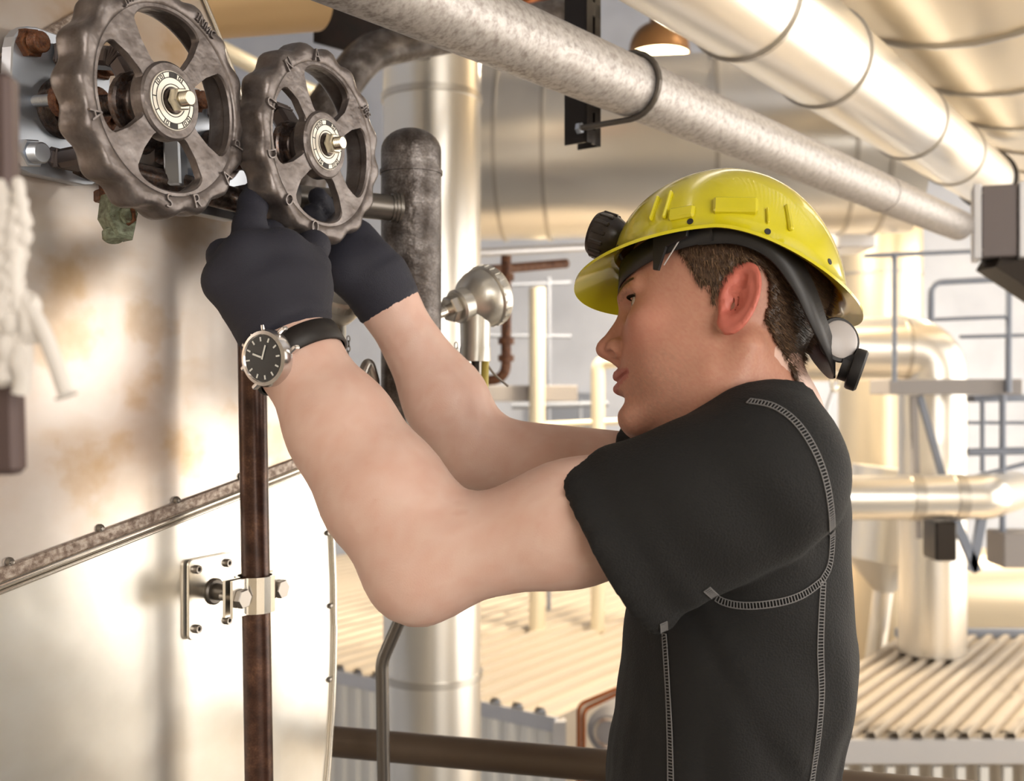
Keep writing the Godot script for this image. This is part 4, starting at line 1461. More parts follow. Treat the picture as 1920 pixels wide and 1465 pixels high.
# ---------------------------------------------------------------- the worker: skeleton
var HX: Transform3D          # head frame: x to the face, y up, z to the far side; one unit is a millimetre
var S1: Vector3; var E1: Vector3; var W1: Vector3     # near arm
var S2: Vector3; var E2: Vector3; var W2: Vector3     # far arm
var H1: Vector3; var N1: Vector3; var H2: Vector3; var N2: Vector3   # hems of the sleeves
var TF := Vector3(-0.985, 0, -0.17); var TZ := Vector3(0.17, 0, -0.985); var TC: Vector3
var NB: Vector3; var NT: Vector3; var COL: Vector3; var COLA: Vector3
var fold_noise := FastNoiseLite.new()
var skin_noise := FastNoiseLite.new()

func set_pose() -> void:
	var f := Vector3(-0.953, 0, -0.302)
	var z := f.cross(Vector3.UP)
	var rho := deg_to_rad(16.0)
	var u2 := Vector3.UP * cos(rho) + z * sin(rho)
	var z2 := z * cos(rho) - Vector3.UP * sin(rho)
	HX = Transform3D(Basis(f, u2, z2).scaled(Vector3.ONE * 0.001), P(1370, 638, 1.04))
	S1 = P(1425, 892, 0.94); E1 = P(795, 1052, 1.0); W1 = P(552, 660, 1.06)
	S2 = P(1300, 905, 1.25); E2 = P(892, 846, 1.30); W2 = P(722, 560, 1.28)
	H1 = P(1120, 1014, 0.965); N1 = Vector3(-0.80, -0.50, -0.10).normalized()
	H2 = P(1150, 884, 1.27); N2 = (E2 - S2).normalized()
	TC = Vector3(0.219, 0, -1.12)
	NB = P(1430, 800, 1.08); NT = HX * Vector3(-18, -20, 0)
	COL = HX * Vector3(-16, -94, 0)
	COLA = (HX.basis * Vector3(0.38, 1, 0)).normalized()
	fold_noise.seed = 11
	fold_noise.frequency = 7.0
	fold_noise.fractal_octaves = 2
	skin_noise.seed = 5
	skin_noise.frequency = 30.0

func head_d(p: Vector3) -> float:
	var q := Vector3(p.x, p.y, absf(p.z))
	var d := ell(p, Vector3(8, 58, 0), Vector3(101, 84, 77))
	d = smin(d, ell(p, Vector3(56, -12, 0), Vector3(50, 78, 58)), 24.0)
	d = smin(d, ell(q, Vector3(28, -28, 40), Vector3(44, 46, 24)), 22.0)
	d = smin(d, cap(q, Vector3(12, -52, 50), Vector3(86, -84, 12), 13, 13), 16.0)
	d = smin(d, ell(p, Vector3(89, -80, 0), Vector3(17, 16, 22)), 14.0)
	d = smin(d, ell(p, Vector3(86, -44, 0), Vector3(19, 25, 24)), 12.0)
	d = smin(d, ell(q, Vector3(72, 4, 44), Vector3(19, 16, 19)), 18.0)
	# neck
	d = smin(d, cap(p, Vector3(-8, -10, 0), Vector3(-10, -150, 0), 53, 57), 30.0)
	d = smin(d, cap(q, Vector3(-22, -26, 54), Vector3(18, -140, 24), 14, 13), 14.0)
	# front of the throat
	d = smin(d, cap(p, Vector3(30, -70, 0), Vector3(8, -150, 0), 34, 36), 26.0)
	if p.x > 55.0 and p.y > -75.0 and p.y < 75.0:
		d = smin(d, cap(q, Vector3(101, 43, 8), Vector3(84, 45, 42), 12, 9), 9.0)
		d = smax(d, -ell(q, Vector3(106, 27, 31), Vector3(21, 13, 19)), 8.0)
		d = smin(d, cap(p, Vector3(101, 28, 0), Vector3(119, -3, 0), 8.5, 10), 11.0)
		d = smin(d, ell(p, Vector3(122, -8, 0), Vector3(12, 10, 11)), 6.0)
		d = smin(d, ell(q, Vector3(108, -11, 13), Vector3(13, 11, 8.5)), 1.6)
		d = smin(d, cap(p, Vector3(118, -14, 0), Vector3(108, -22, 0), 6, 6), 5.0)
		d = smax(d, -ell(q, Vector3(116.0, -18.5, 15.0), Vector3(6.0, 5.0, 6.0)), 1.2)
		# lips: a crease lies between the two
		d = smin(d, minf(cap(q, Vector3(108, -36.5, 0), Vector3(102.5, -37.5, 13), 7.2, 6.0), cap(q, Vector3(102.5, -37.5, 13), Vector3(92, -40, 31), 6.0, 3.2)), 3.5)
		d = smin(d, minf(cap(q, Vector3(106.5, -50.5, 0), Vector3(101, -49.5, 13), 7.6, 6.4), cap(q, Vector3(101, -49.5, 13), Vector3(92, -44, 30), 6.4, 3.2)), 3.5)
		d = smax(d, -minf(cap(q, Vector3(113, -43.4, 0), Vector3(104.5, -43.0, 14), 2.2, 2.2), cap(q, Vector3(104.5, -43, 14), Vector3(93, -41, 33), 2.2, 1.8)), 1.2)
		d = smax(d, -ell(p, Vector3(112, -65, 0), Vector3(10, 7, 26)), 9.0)
		# eyeballs and lids
		var eb := q.distance_to(Vector3(81, 28, 33)) - 11.4
		d = smin(d, eb, 2.0)
		var lid := q.distance_to(Vector3(81, 28, 33)) - 14.6
		d = smin(d, smax(lid, (33.4 - q.y) + (q.z - 32) * 0.16, 1.5), 2.5)
		d = smin(d, smax(lid, (q.y - 22.6) - (q.z - 32) * 0.05, 1.5), 2.5)
	# ears
	if q.z > 52.0 and p.x < 22.0 and p.x > -62.0 and p.y > -42.0 and p.y < 70.0:
		var e := Vector3(q.x + 15.0, q.y - 14.0, q.z - 76.0)
		var c := cos(0.24); var s := sin(0.24)
		e = Vector3(e.x * c + e.y * s, -e.x * s + e.y * c, e.z)
		e.z += e.x * 0.42          # the ear stands out at the back
		var r := sqrt(e.x * e.x / 0.30 + e.y * e.y * (1.0 if e.y > 0 else 0.92))
		var flap := smax(r - 32.0, absf(e.z) - 3.0, 3.0) * 0.62
		var helix := Vector2((r - 30.0) * 0.62, e.z - 3.2).length() - 3.3
		if e.x > 12.0 and e.y < -4.0: helix += (e.x - 12.0) * 0.8
		var ear := smin(flap, helix, 3.0)
		var anti := Vector2((sqrt(pow(e.x + 1.0, 2) / 0.28 + pow(e.y + 1.0, 2)) - 18.0) * 0.6, e.z - 2.4).length() - 2.4
		if e.x > 0.0: anti += e.x * 0.6
		ear = smin(ear, anti, 4.0)
		ear = smax(ear, -ell(e, Vector3(4, -6, 5.2), Vector3(8.5, 13, 6.5)), 2.5)
		ear = smax(ear, -ell(e, Vector3(2, 15, 5.0), Vector3(5.5, 9, 4.8)), 2.0)
		ear = smin(ear, ell(e, Vector3(5.5, -25, 0.5), Vector3(9, 10, 4.2)), 4.0)
		ear = smin(ear, ell(e, Vector3(13, -6, -1), Vector3(5, 8, 5)), 3.0)
		d = smin(d, ear, 5.0)
	return d

func head_color(p: Vector3) -> Color:
	var az := absf(p.z)
	var c := Color(0.50, 0.255, 0.175)  # darker than the arms, with the shade on the face mixed in
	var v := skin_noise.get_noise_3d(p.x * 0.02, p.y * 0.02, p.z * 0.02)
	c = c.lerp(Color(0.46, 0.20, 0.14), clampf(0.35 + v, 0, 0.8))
	# cheek and nose flush, beard shadow of stubble specks
	c = c.lerp(Color(0.55, 0.21, 0.16), 0.5 * exp(-Vector3(p.x - 76, p.y + 4, (az - 44)).length_squared() / 900.0))
	c = c.lerp(Color(0.52, 0.20, 0.15), 0.5 * exp(-Vector3(p.x - 122, p.y + 8, az).length_squared() / 200.0))
	if p.x > 20 and p.y < -18 and p.y > -110:
		var st := skin_noise.get_noise_3d(p.x * 0.35, p.y * 0.35, p.z * 0.35)
		c = c.lerp(Color(0.30, 0.18, 0.13), clampf(0.20 + st * 0.5, 0, 0.5) * smoothstep(-18.0, -40.0, p.y) * smoothstep(15.0, 45.0, p.x))
	# ear: own pinkness, with the red of light shining through painted in
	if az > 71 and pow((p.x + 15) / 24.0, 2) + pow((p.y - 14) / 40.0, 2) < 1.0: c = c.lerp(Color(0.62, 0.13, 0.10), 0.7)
	# lips
	var lip: float = minf(minf(cap(Vector3(p.x, p.y, az), Vector3(109, -38, 0), Vector3(103.5, -38.5, 13), 5.6, 5), cap(Vector3(p.x, p.y, az), Vector3(103.5, -38.5, 13), Vector3(93, -40.5, 31), 5, 2.5)), minf(cap(Vector3(p.x, p.y, az), Vector3(108, -49, 0), Vector3(102, -48, 13), 5.6, 5), cap(Vector3(p.x, p.y, az), Vector3(102, -48, 13), Vector3(93, -43.5, 30), 5, 2.5)))
	if lip < 1.6: c = c.lerp(Color(0.40, 0.12, 0.10), 0.8)
	# eyes
	var q := Vector3(p.x, p.y, az)
	var eb := q.distance_to(Vector3(81, 28, 33))
	if eb < 13.0 and p.x > 86:
		c = Color(0.62, 0.56, 0.52)
		var dir := (q - Vector3(81, 28, 33)).normalized()
		var a := dir.dot(Vector3(1, 0.02, 0).normalized())
		if a > 0.84: c = Color(0.16, 0.15, 0.12)
		if a > 0.965: c = Color(0.01, 0.01, 0.01)
	elif eb < 16.5 and p.x > 86 and absf(p.y - 32.0) < 1.8: c = Color(0.10, 0.06, 0.045)
	# eyebrow
	var brow := cap(q, Vector3(111, 43, 10), Vector3(94, 48, 42), 4.0, 2.5)
	if brow < 3.0 and p.x > 80: c = c.lerp(Color(0.20, 0.11, 0.075), clampf(0.25 + skin_noise.get_noise_3d(p.x, p.y * 0.3, p.z) * 1.2, 0.1, 0.85))
	return c

func hairline(p: Vector3) -> float:
	# below zero where hair grows
	var az := absf(p.z)
	var about_ear := sqrt(pow((p.x + 15.0 + (p.y - 14.0) * 0.22) / 24.0, 2) + pow((p.y - 14.0) / 37.0, 2))
	if az > 50.0 and about_ear < 1.0: return (1.0 - about_ear) * 25.0
	var front := p.x - (15.0 + (p.y - 22.0) * 0.62)      # sideburn and temple
	var low := 29.0 - p.y
	var a := maxf(front, low)
	if p.x < 12.0: a = maxf(front, (8.0 if p.x > -20 else lerpf(8.0, -6.0, clampf((-20.0 - p.x) / 20.0, 0, 1))) - p.y)
	if p.x < -34.0: a = (-6.0 + (p.x + 40.0) * 1.82) - p.y
	return a

func arm_list() -> Array:
	var f1 := (W1 - E1)
	var f2 := (W2 - E2)
	return [
		[S1, S1.lerp(E1, 0.55), 0.058, 0.052], [S1.lerp(E1, 0.55), E1, 0.0525, 0.0455],
		[E1, E1 + f1 * 0.30, 0.0470, 0.0545], [E1 + f1 * 0.30, E1 + f1 * 0.62, 0.0545, 0.0485], [E1 + f1 * 0.62, W1, 0.0485, 0.0380], [W1, W1 + f1 * 0.22, 0.0375, 0.034],
		[E1 + Vector3(-0.008, -0.012, 0), E1 + Vector3(-0.004, -0.010, 0.0), 0.042, 0.040],
		[E1 + Vector3(0.02, 0.024, 0.006), E1 + f1 * 0.36 + Vector3(0.014, 0.004, 0.012), 0.034, 0.036],
		[S2, E2, 0.052, 0.042], [E2, E2 + f2 * 0.33, 0.043, 0.046], [E2 + f2 * 0.33, W2, 0.046, 0.031], [W2, W2 + f2 * 0.2, 0.031, 0.03],
		[S1 + Vector3(0, -0.02, -0.03), S2 + Vector3(0, -0.02, 0.03), 0.05, 0.05], [NB, NT, 0.05, 0.05],
		[NB, Vector3(TC.x, 1.1, TC.z), 0.06, 0.09]]

func torso_d(p: Vector3) -> float:
	var r := p - TC
	var f := r.dot(TF)
	var l := r.dot(TZ)
	var y := p.y
	# centre line and half depth by height
	var rad := 0.1195
	var mid := 0.0
	if y < 1.20: rad = 0.1195
	elif y < 1.46:
		var t := (y - 1.20) / 0.26
		rad = lerpf(0.1195, 0.104, t)
		mid = -0.019 * t
	elif y < 1.62:
		var t := (y - 1.46) / 0.16
		rad = lerpf(0.104, 0.050, t * t)
		mid = -0.019 - 0.010 * t
	else:
		rad = 0.055
	var d := sqrt(pow(f - mid, 2) + pow(l * 0.70, 2)) - rad
	d = smax(d, y - 1.572, 0.03)
	return smax(d, 0.93 - y, 0.02)

func shirt_d(p: Vector3) -> float:
	var d := torso_d(p)
	d = smin(d, cap(p, S1 + Vector3(0.005, 0.004, -0.015), S2, 0.061, 0.058), 0.06)
	d = smin(d, cap(p, S1 + Vector3(0.01, 0.012, -0.02), NB + Vector3(0.01, -0.045, 0.0), 0.046, 0.040), 0.05)
	d = smin(d, cap(p, NB + Vector3(0.0, -0.09, 0.05), NB + Vector3(0.0, -0.25, 0.05), 0.055, 0.07), 0.05)
	# sleeves, cut by the hem planes
	var s1 := cap(p, S1, H1 + (H1 - S1).normalized() * 0.03 + Vector3(0, -0.006, 0), 0.077, 0.081)
	s1 = smin(s1, cap(p, S1 + Vector3(-0.06, -0.022, 0.0), H1 + Vector3(0.030, -0.026, 0), 0.055, 0.057), 0.03)
	s1 = smax(s1, (p - H1).dot(N1), 0.004)
	d = smin(d, s1, 0.016)
	var s2 := smax(cap(p, S2, H2 + N2 * 0.03, 0.066, 0.062), (p - H2).dot(N2), 0.004)
	d = smin(d, s2, 0.03)
	# collar
	var c := p - COL
	var ch := c.dot(COLA)
	var cr := (c - COLA * ch).length()
	d = smin(d, maxf(absf(cr - (0.068 - 0.12 * ch)) - 0.0075, absf(ch) - 0.018), 0.014)
	# drag folds
	if absf(d) < 0.03:
		var w := Vector3(p.x * 0.8 + p.y * 0.9, p.y * 0.6 - p.x * 0.9, p.z)
		d += 0.0058 * fold_noise.get_noise_3d(w.x * 1.1, w.y * 0.45, w.z * 0.7)
		var along := (p - H1).dot(N1)
		if along > -0.07: d += 0.0022 * sin(along * 150.0) * smoothstep(-0.07, -0.03, along) * (1.0 if along < -0.024 else 0.0)
		if p.y < 1.36: d += 0.0045 * (fold_noise.get_noise_3d(p.x * 2.2, p.y * 0.35, p.z * 2.2)) * clampf((1.40 - p.y) * 6.0, 0, 1)
		# hollow ends of the sleeves
		d = maxf(d, -maxf(cap(p, S1, H1 + (H1 - S1).normalized() * 0.05 + Vector3(0, -0.012, 0), 0.055, 0.062), -(p - H1).dot(N1) - 0.045))
		pass
	return d

func march(px: float, py: float) -> Vector3:
	var dir := (P(px, py, 1.0) - EYE).normalized()
	var t := 0.6
	for i in 90:
		var d := shirt_d(EYE + dir * t)
		if absf(d) < 0.0004 or t > 1.6: break
		t += d * 0.6
	return EYE + dir * t

func seam(pts: Array, parent: Node3D) -> void:
	var line := []
	for p in pts: line.append(Vector3(p[0], p[1], 0))
	line = spline(line, 10)
	var on := []
	for p in line:
		var q := march(p.x, p.y)
		if on.is_empty() or q.distance_to(on[-1]) > 0.0006: on.append(q)
	if on.size() < 2: return
	var st := mb()
	var rest := 0.0
	var e := 0.0015
	for i in on.size() - 1:
		var a: Vector3 = on[i]; var b: Vector3 = on[i + 1]
		var l := a.distance_to(b)
		if l > 0.035: continue       # the sleeve hangs over the seam here
		var dir := (b - a) / l
		var nor := Vector3(shirt_d(a + Vector3(e, 0, 0)) - shirt_d(a - Vector3(e, 0, 0)), shirt_d(a + Vector3(0, e, 0)) - shirt_d(a - Vector3(0, e, 0)), shirt_d(a + Vector3(0, 0, e)) - shirt_d(a - Vector3(0, 0, e))).normalized()
		var side := nor.cross(dir).normalized()
		for s in [-1, 1]:
			bar(st, a + side * s * 0.0031 + nor * 0.0004, b + side * s * 0.0031 + nor * 0.0004, 0.0009, 0.0009, 0.0, nor)
		while rest < l:
			var c := a + dir * rest + nor * 0.0005
			bar(st, c - side * 0.0034, c + side * 0.0034, 0.0009, 0.0008, 0.0, nor)
			rest += 0.0029
		rest -= l
	obj("stitched_seam", st, M.stitch, parent)

func glove_near() -> Array:
	var w := P(542, 640, 1.062)
	var k := [P(425, 528, 1.055), P(462, 485, 1.055), P(528, 478, 1.075), P(574, 502, 1.105)]
	var l := []
	l.append([P(528, 600, 1.064), P(516, 550, 1.07), 0.044, 0.046])
	for i in 4: l.append([P(505 + i * 14, 585, 1.062 + i * 0.008), k[i], 0.034, 0.0215])
	l.append([k[0], k[1], 0.021, 0.021]); l.append([k[1], k[2], 0.022, 0.022]); l.append([k[2], k[3], 0.022, 0.021])
	l.append([P(470, 540, 1.06), P(560, 540, 1.085), 0.032, 0.034])
	return l

func glove_near_fingers() -> Array:
	return [
		[[P(425, 528, 1.055), P(420, 480, 1.075), 0.0185, 0.0165], [P(420, 480, 1.075), P(452, 470, 1.125), 0.0165, 0.015], [P(452, 470, 1.125), P(480, 500, 1.135), 0.0145, 0.013]],
		[[P(462, 490, 1.055), P(468, 425, 1.09), 0.0205, 0.017], [P(468, 425, 1.09), P(474, 384, 1.112), 0.0165, 0.0150], [P(474, 384, 1.112), P(478, 360, 1.122), 0.0150, 0.0125]],
		[[P(525, 480, 1.075), P(508, 444, 1.125), 0.0195, 0.0165], [P(508, 444, 1.125), P(500, 430, 1.165), 0.0162, 0.015], [P(500, 430, 1.165), P(520, 440, 1.19), 0.0148, 0.013]],
		[[P(574, 502, 1.105), P(590, 462, 1.15), 0.019, 0.0165], [P(590, 462, 1.15), P(560, 440, 1.185), 0.016, 0.0148], [P(560, 440, 1.185), P(540, 450, 1.2), 0.0145, 0.013]],
		[[P(562, 585, 1.085), P(590, 548, 1.13), 0.023, 0.0195], [P(590, 548, 1.13), P(592, 500, 1.165), 0.0185, 0.016], [P(592, 500, 1.165), P(578, 478, 1.185), 0.0155, 0.013]]]

func glove_far() -> Array:
	var l := []
	l.append([P(716, 548, 1.28), P(690, 505, 1.275), 0.036, 0.038])
	for k in [P(668, 445, 1.30), P(650, 462, 1.275), P(645, 490, 1.262), P(652, 515, 1.255)]:
		l.append([P(705, 525, 1.278), k, 0.03, 0.0205])
	l.append([P(670, 460, 1.29), P(655, 510, 1.265), 0.026, 0.026])
	return l

func glove_far_fingers() -> Array:
	return [
		[[P(668, 445, 1.30), P(628, 415, 1.305), 0.0185, 0.016], [P(628, 415, 1.305), P(604, 388, 1.29), 0.0155, 0.0145], [P(604, 388, 1.29), P(596, 370, 1.275), 0.014, 0.012]],
		[[P(650, 462, 1.275), P(612, 440, 1.29), 0.018, 0.016], [P(612, 440, 1.29), P(590, 420, 1.28), 0.0155, 0.0145], [P(590, 420, 1.28), P(584, 400, 1.265), 0.014, 0.012]],
		[[P(645, 490, 1.262), P(610, 470, 1.275), 0.0175, 0.0155], [P(610, 470, 1.275), P(585, 455, 1.27), 0.015, 0.014], [P(585, 455, 1.27), P(578, 440, 1.26), 0.0135, 0.012]],
		[[P(652, 515, 1.255), P(622, 505, 1.262), 0.0165, 0.0145], [P(622, 505, 1.262), P(600, 490, 1.262), 0.014, 0.0125], [P(600, 490, 1.262), P(592, 476, 1.255), 0.0125, 0.011]],
		[[P(690, 500, 1.30), P(662, 440, 1.33), 0.021, 0.0175], [P(662, 440, 1.33), P(640, 405, 1.325), 0.017, 0.0145], [P(640, 405, 1.325), P(632, 385, 1.315), 0.0145, 0.0125]]]

func bounds(list: Array, grow: float) -> Array:
	var lo := Vector3.ONE * 1e9
	var hi := -lo
	for c in list:
		for k in 2:
			var r: float = c[2 + k] + grow
			lo = lo.min(c[k] - Vector3.ONE * r)
			hi = hi.max(c[k] + Vector3.ONE * r)
	return [lo, hi]

func make_glove(palm: Array, fingers: Array, wrist: Vector3, elbow: Vector3, r_cuff: float, parent: Node3D) -> void:
	var back := (elbow - wrist).normalized()
	var all := palm.duplicate()
	for f in fingers: all.append_array(f)
	var cuff0 := wrist - back * 0.03
	var cuff1 := wrist + back * 0.022
	all.append([cuff0, cuff1, r_cuff, r_cuff + 0.003])
	var b := bounds(all, 0.012)
	var field := func(p: Vector3) -> float:
		var d := caps(p, palm, 0.015)
		var fd := 1e9
		for f in fingers:
			fd = minf(fd, caps(p, f, 0.006))
		d = smin(d, fd, 0.008)
		var t := (p - wrist).dot(back)
		var r := (p - wrist - back * t).length()
		var cuff := smax(smax(r - r_cuff - 0.002 + 0.0008 * sin(t * 700.0), t - 0.014, 0.005), -t - 0.03, 0.005)
		return smin(d, cuff, 0.012)
	var m := nets(field, b[0], b[1], 0.004)
	inst("glove", finish([m]), M.glove, parent)

# ---------------------------------------------------------------- the worker: building
func make_worker() -> void:
	set_pose()
	var t := thing("person", "man in a black t-shirt and dark gloves reaching up to the hand wheels", "person", Vector3(TC.x, 0, TC.z))
	# skin: head on a fine grid, arms on a coarser one, one mesh
	var hm := nets(head_d, Vector3(-110, -150, -96), Vector3(146, 120, 96), 2.3, 1.35)
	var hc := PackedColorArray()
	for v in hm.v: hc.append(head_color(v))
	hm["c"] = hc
	for i in hm.v.size(): hm.v[i] = HX * hm.v[i]
	var arms := arm_list()
	var b := bounds(arms, 0.02)
	var am := nets(func(p): return caps(p, arms, 0.03), b[0], b[1], 0.0085)
	var ac := PackedColorArray()
	for v in am.v:
		var n := skin_noise.get_noise_3d(v.x * 1.2, v.y * 1.2, v.z * 1.2) + 0.5 * skin_noise.get_noise_3d(v.x * 6, v.y * 6, v.z * 6)
		ac.append(Color(0.70, 0.49, 0.41).lerp(Color(0.64, 0.38, 0.30), clampf(0.4 + n * 0.6, 0, 1)))
	am["c"] = ac
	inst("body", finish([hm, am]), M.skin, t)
	# eyes, lashes and brows
	for s in [-1.0, 1.0]:
		var ev := PackedVector3Array(); var ei := PackedInt32Array(); var ec := PackedColorArray()
		var gaze := Vector3(0.985, 0.05, -0.10 * s).normalized()
		for j in 17:
			for i in 33:
				var a := PI * j / 16; var th := TAU * i / 32
				var n := frame(Vector3.ZERO, gaze).basis * Vector3(sin(a) * cos(th), sin(a) * sin(th), cos(a))
				ev.append(HX * (Vector3(81, 28, 33 * s) + n * 12.3))
				var k := n.dot(gaze)
				ec.append(Color(0.005, 0.005, 0.005) if k > 0.955 else (Color(0.10, 0.085, 0.06) if k > 0.83 else Color(0.55, 0.47, 0.43)))
		for j in 16:
			for i in 32:
				var q := j * 33 + i
				ei.append_array([q, q + 33, q + 34, q, q + 34, q + 1])
		inst("eye", finish([{"v": ev, "i": ei, "c": ec}]), M.eye, t)
		var lash := mb()
		var brow := mb()
		var rb := RandomNumberGenerator.new()
		rb.seed = 31
		for i in 40:
			var f := i / 39.0
			var an := lerpf(-0.35, 1.05, f)
			var root := Vector3(81, 28, 33 * s) + Vector3(cos(an) * 13.6, 4.6 - 1.5 * f, sin(an) * 13.6 * s)
			lash.set_color(Color(0.03, 0.02, 0.015))
			tri(lash, HX * (root + Vector3(0, 0.9, 0.4)), HX * (root + Vector3(0, -0.7, -0.4)), HX * (root + Vector3(cos(an) * 4.0, 1.5, sin(an) * 4.0 * s)))
		for i in 260:
			var f := rb.randf()
			var base := Vector3(lerpf(110, 86, f), lerpf(45, 51, f) - 5.0 * f * f, s * lerpf(9, 47, f))
			base += Vector3(0, rb.randf_range(-2.4, 2.4) * (1.0 - 0.5 * f), 0)
			for k in 14:       # onto the skin
				var dd := head_d(base)
				base += Vector3(0.75, 0.25, 0.6 * s).normalized() * -dd * 0.7
			var way := Vector3(-0.6, 0.25 - 0.5 * f, 0.75 * s).normalized() * rb.randf_range(4, 7) + Vector3(0.8, 0, 0.6 * s)
			brow.set_color(Color(0.06, 0.035, 0.022).lerp(Color(0.13, 0.08, 0.05), rb.randf()))
			tri(brow, HX * (base + Vector3(0, 0.5, 0)), HX * (base - Vector3(0, 0.5, 0)), HX * (base + way))
		obj("eyelashes", lash, M.hair, t).set_meta("kind", "stuff")
		obj("eyebrow", brow, M.hair, t).set_meta("kind", "stuff")
	# hair: a cap of stubble length and strands over it
	var field := func(p: Vector3) -> float:
		var d := head_d(p)
		if absf(d) > 12.0: return d - 3.0
		return smax(d - 2.6 - 1.4 * skin_noise.get_noise_3d(p.x * 0.02, p.y * 0.006, p.z * 0.02), hairline(p) * 0.7, 2.0)
	var hr := nets(field, Vector3(-112, -90, -98), Vector3(110, 152, 98), 3.2, 1.5)
	var c2 := PackedColorArray()
	for v in hr.v: c2.append(Color(0.055, 0.032, 0.021).lerp(Color(0.12, 0.07, 0.045), clampf(skin_noise.get_noise_3d(v.x * 0.1, v.y * 0.03, v.z * 0.1) + 0.4, 0, 1)))
	var strands := mb()
	var rng := RandomNumberGenerator.new()
	rng.seed = 12
	for i in hr.v.size():
		var v: Vector3 = hr.v[i]
		if v.y > 85.0 or v.z > 30.0: continue
		for k in 3:
			var p := v + Vector3(rng.randf_range(-1.6, 1.6), rng.randf_range(-1.6, 1.6), rng.randf_range(-1.6, 1.6))
			var nor := Vector3(p.x - 0, p.y - 40 if p.y > 40 else 0.0, p.z * 1.4).normalized()
			var way := (Vector3(-0.55, -0.85, 0.0) if p.x < -20 else Vector3(-0.25, -1.0, 0.0)) + nor * rng.randf_range(0.15, 0.5) + Vector3(rng.randf_range(-0.3, 0.3), rng.randf_range(-0.2, 0.2), rng.randf_range(-0.3, 0.3))
			way = way.normalized() * rng.randf_range(5.0, 10.0)
			var side := nor.cross(way).normalized() * 0.42
			var g := rng.randf()
			var col := Color(0.05, 0.03, 0.02).lerp(Color(0.26, 0.16, 0.095), g * g)
			strands.set_color(col)
			tri(strands, HX * (p - side), HX * (p + side), HX * (p + way))
	for i in hr.v.size(): hr.v[i] = HX * hr.v[i]
	hr["c"] = c2
	var hair := inst("hair", finish([hr]), M.hair, t)
	var so := obj("strands", strands, M.hair, hair)
	so.set_meta("kind", "stuff")
	# shirt and its seams
	var lo := Vector3(0.02, 0.9, -1.42); var hi := Vector3(0.46, 1.66, -0.80)
	var sm := nets(shirt_d, lo, hi, 0.0068, 1.4)
	var shirt := inst("t_shirt", finish([sm]), M.shirt, t)
	tag(shirt, "black short-sleeved t-shirt with grey stitching", "")
	seam([[1404, 752], [1450, 762], [1490, 790], [1522, 835], [1545, 890], [1557, 950], [1560, 1010], [1555, 1060], [1540, 1090]], shirt)
	seam([[1540, 1090], [1505, 1115], [1460, 1130], [1400, 1136], [1355, 1128], [1325, 1105]], shirt)
	seam([[1543, 1092], [1540, 1150], [1538, 1220], [1540, 1300], [1534, 1380], [1522, 1465], [1518, 1500]], shirt)
	seam([[1244, 1168], [1247, 1210], [1252, 1290], [1256, 1380], [1258, 1480]], shirt)
	# gloves
	make_glove(glove_near(), glove_near_fingers(), P(529, 604, 1.064), E1, 0.0435, t)
	make_glove(glove_far(), glove_far_fingers(), W2, E2, 0.0375, t)
	# trousers and boots, below the picture
	var legs := []
	for s in [-1, 1]:
		var hip: Vector3 = TC + TZ * 0.09 * s + Vector3.UP * 0.95
		var knee: Vector3 = TC + TZ * 0.10 * s + TF * (0.05 if s > 0 else 0.02) + Vector3.UP * 0.50
		var ankle: Vector3 = TC + TZ * 0.11 * s + TF * (0.02 if s > 0 else -0.03) + Vector3.UP * 0.10
		legs.append([hip, knee, 0.105, 0.072])
		legs.append([knee, ankle, 0.07, 0.058])
	legs.append([TC + TZ * -0.08 + Vector3.UP * 0.98, TC + TZ * 0.08 + Vector3.UP * 0.98, 0.115, 0.115])
	b = bounds(legs, 0.03)
	inst("trousers", finish([nets(func(p): return caps(p, legs, 0.04), b[0], b[1], 0.02)]), M.trousers, t)
	for s in [-1, 1]:
		var a: Vector3 = TC + TZ * 0.11 * s + TF * (0.02 if s > 0 else -0.03)
		var boot := [[a + Vector3.UP * 0.14, a + Vector3.UP * 0.06, 0.052, 0.052], [a + Vector3.UP * 0.048, a + TF * 0.15 + Vector3.UP * 0.044, 0.048, 0.042], [a - TF * 0.04 + Vector3.UP * 0.046, a + Vector3.UP * 0.05, 0.042, 0.05]]
		b = bounds(boot, 0.03)
		inst("boot", finish([nets(func(p): return smax(caps(p, boot, 0.03), 0.002 - p.y, 0.004), b[0], b[1], 0.012)]), M.boot, t)

# ---------------------------------------------------------------- hard hat (head frame, millimetres)
func hat_rim(th: float) -> float:
	# height of the lower edge round the hat
	var c := cos(th)
	if c > 0: return lerpf(76.0, 80.0, c * c)
	return lerpf(76.0, 34.0, pow(-c, 1.5))

func hat_point(th: float, ph: float, out := 0.0) -> Vector3:
	var y0 := hat_rim(th)
	var c := cos(ph); var s := sin(ph)
	var top := 172.0
	var n := Vector3(cos(th) * c / 114.0, s / 96.0, sin(th) * c / 103.0).normalized()
	return Vector3(5 + 114.0 * cos(th) * c, y0 + (top - y0) * s, 103.0 * sin(th) * c) + n * out

func hat_frame(th: float, ph: float, out := 0.0) -> Transform3D:
	var p := hat_point(th, ph, out)
	var n := (hat_point(th, ph, out + 1.0) - p).normalized()
	return HX * frame(p, n)

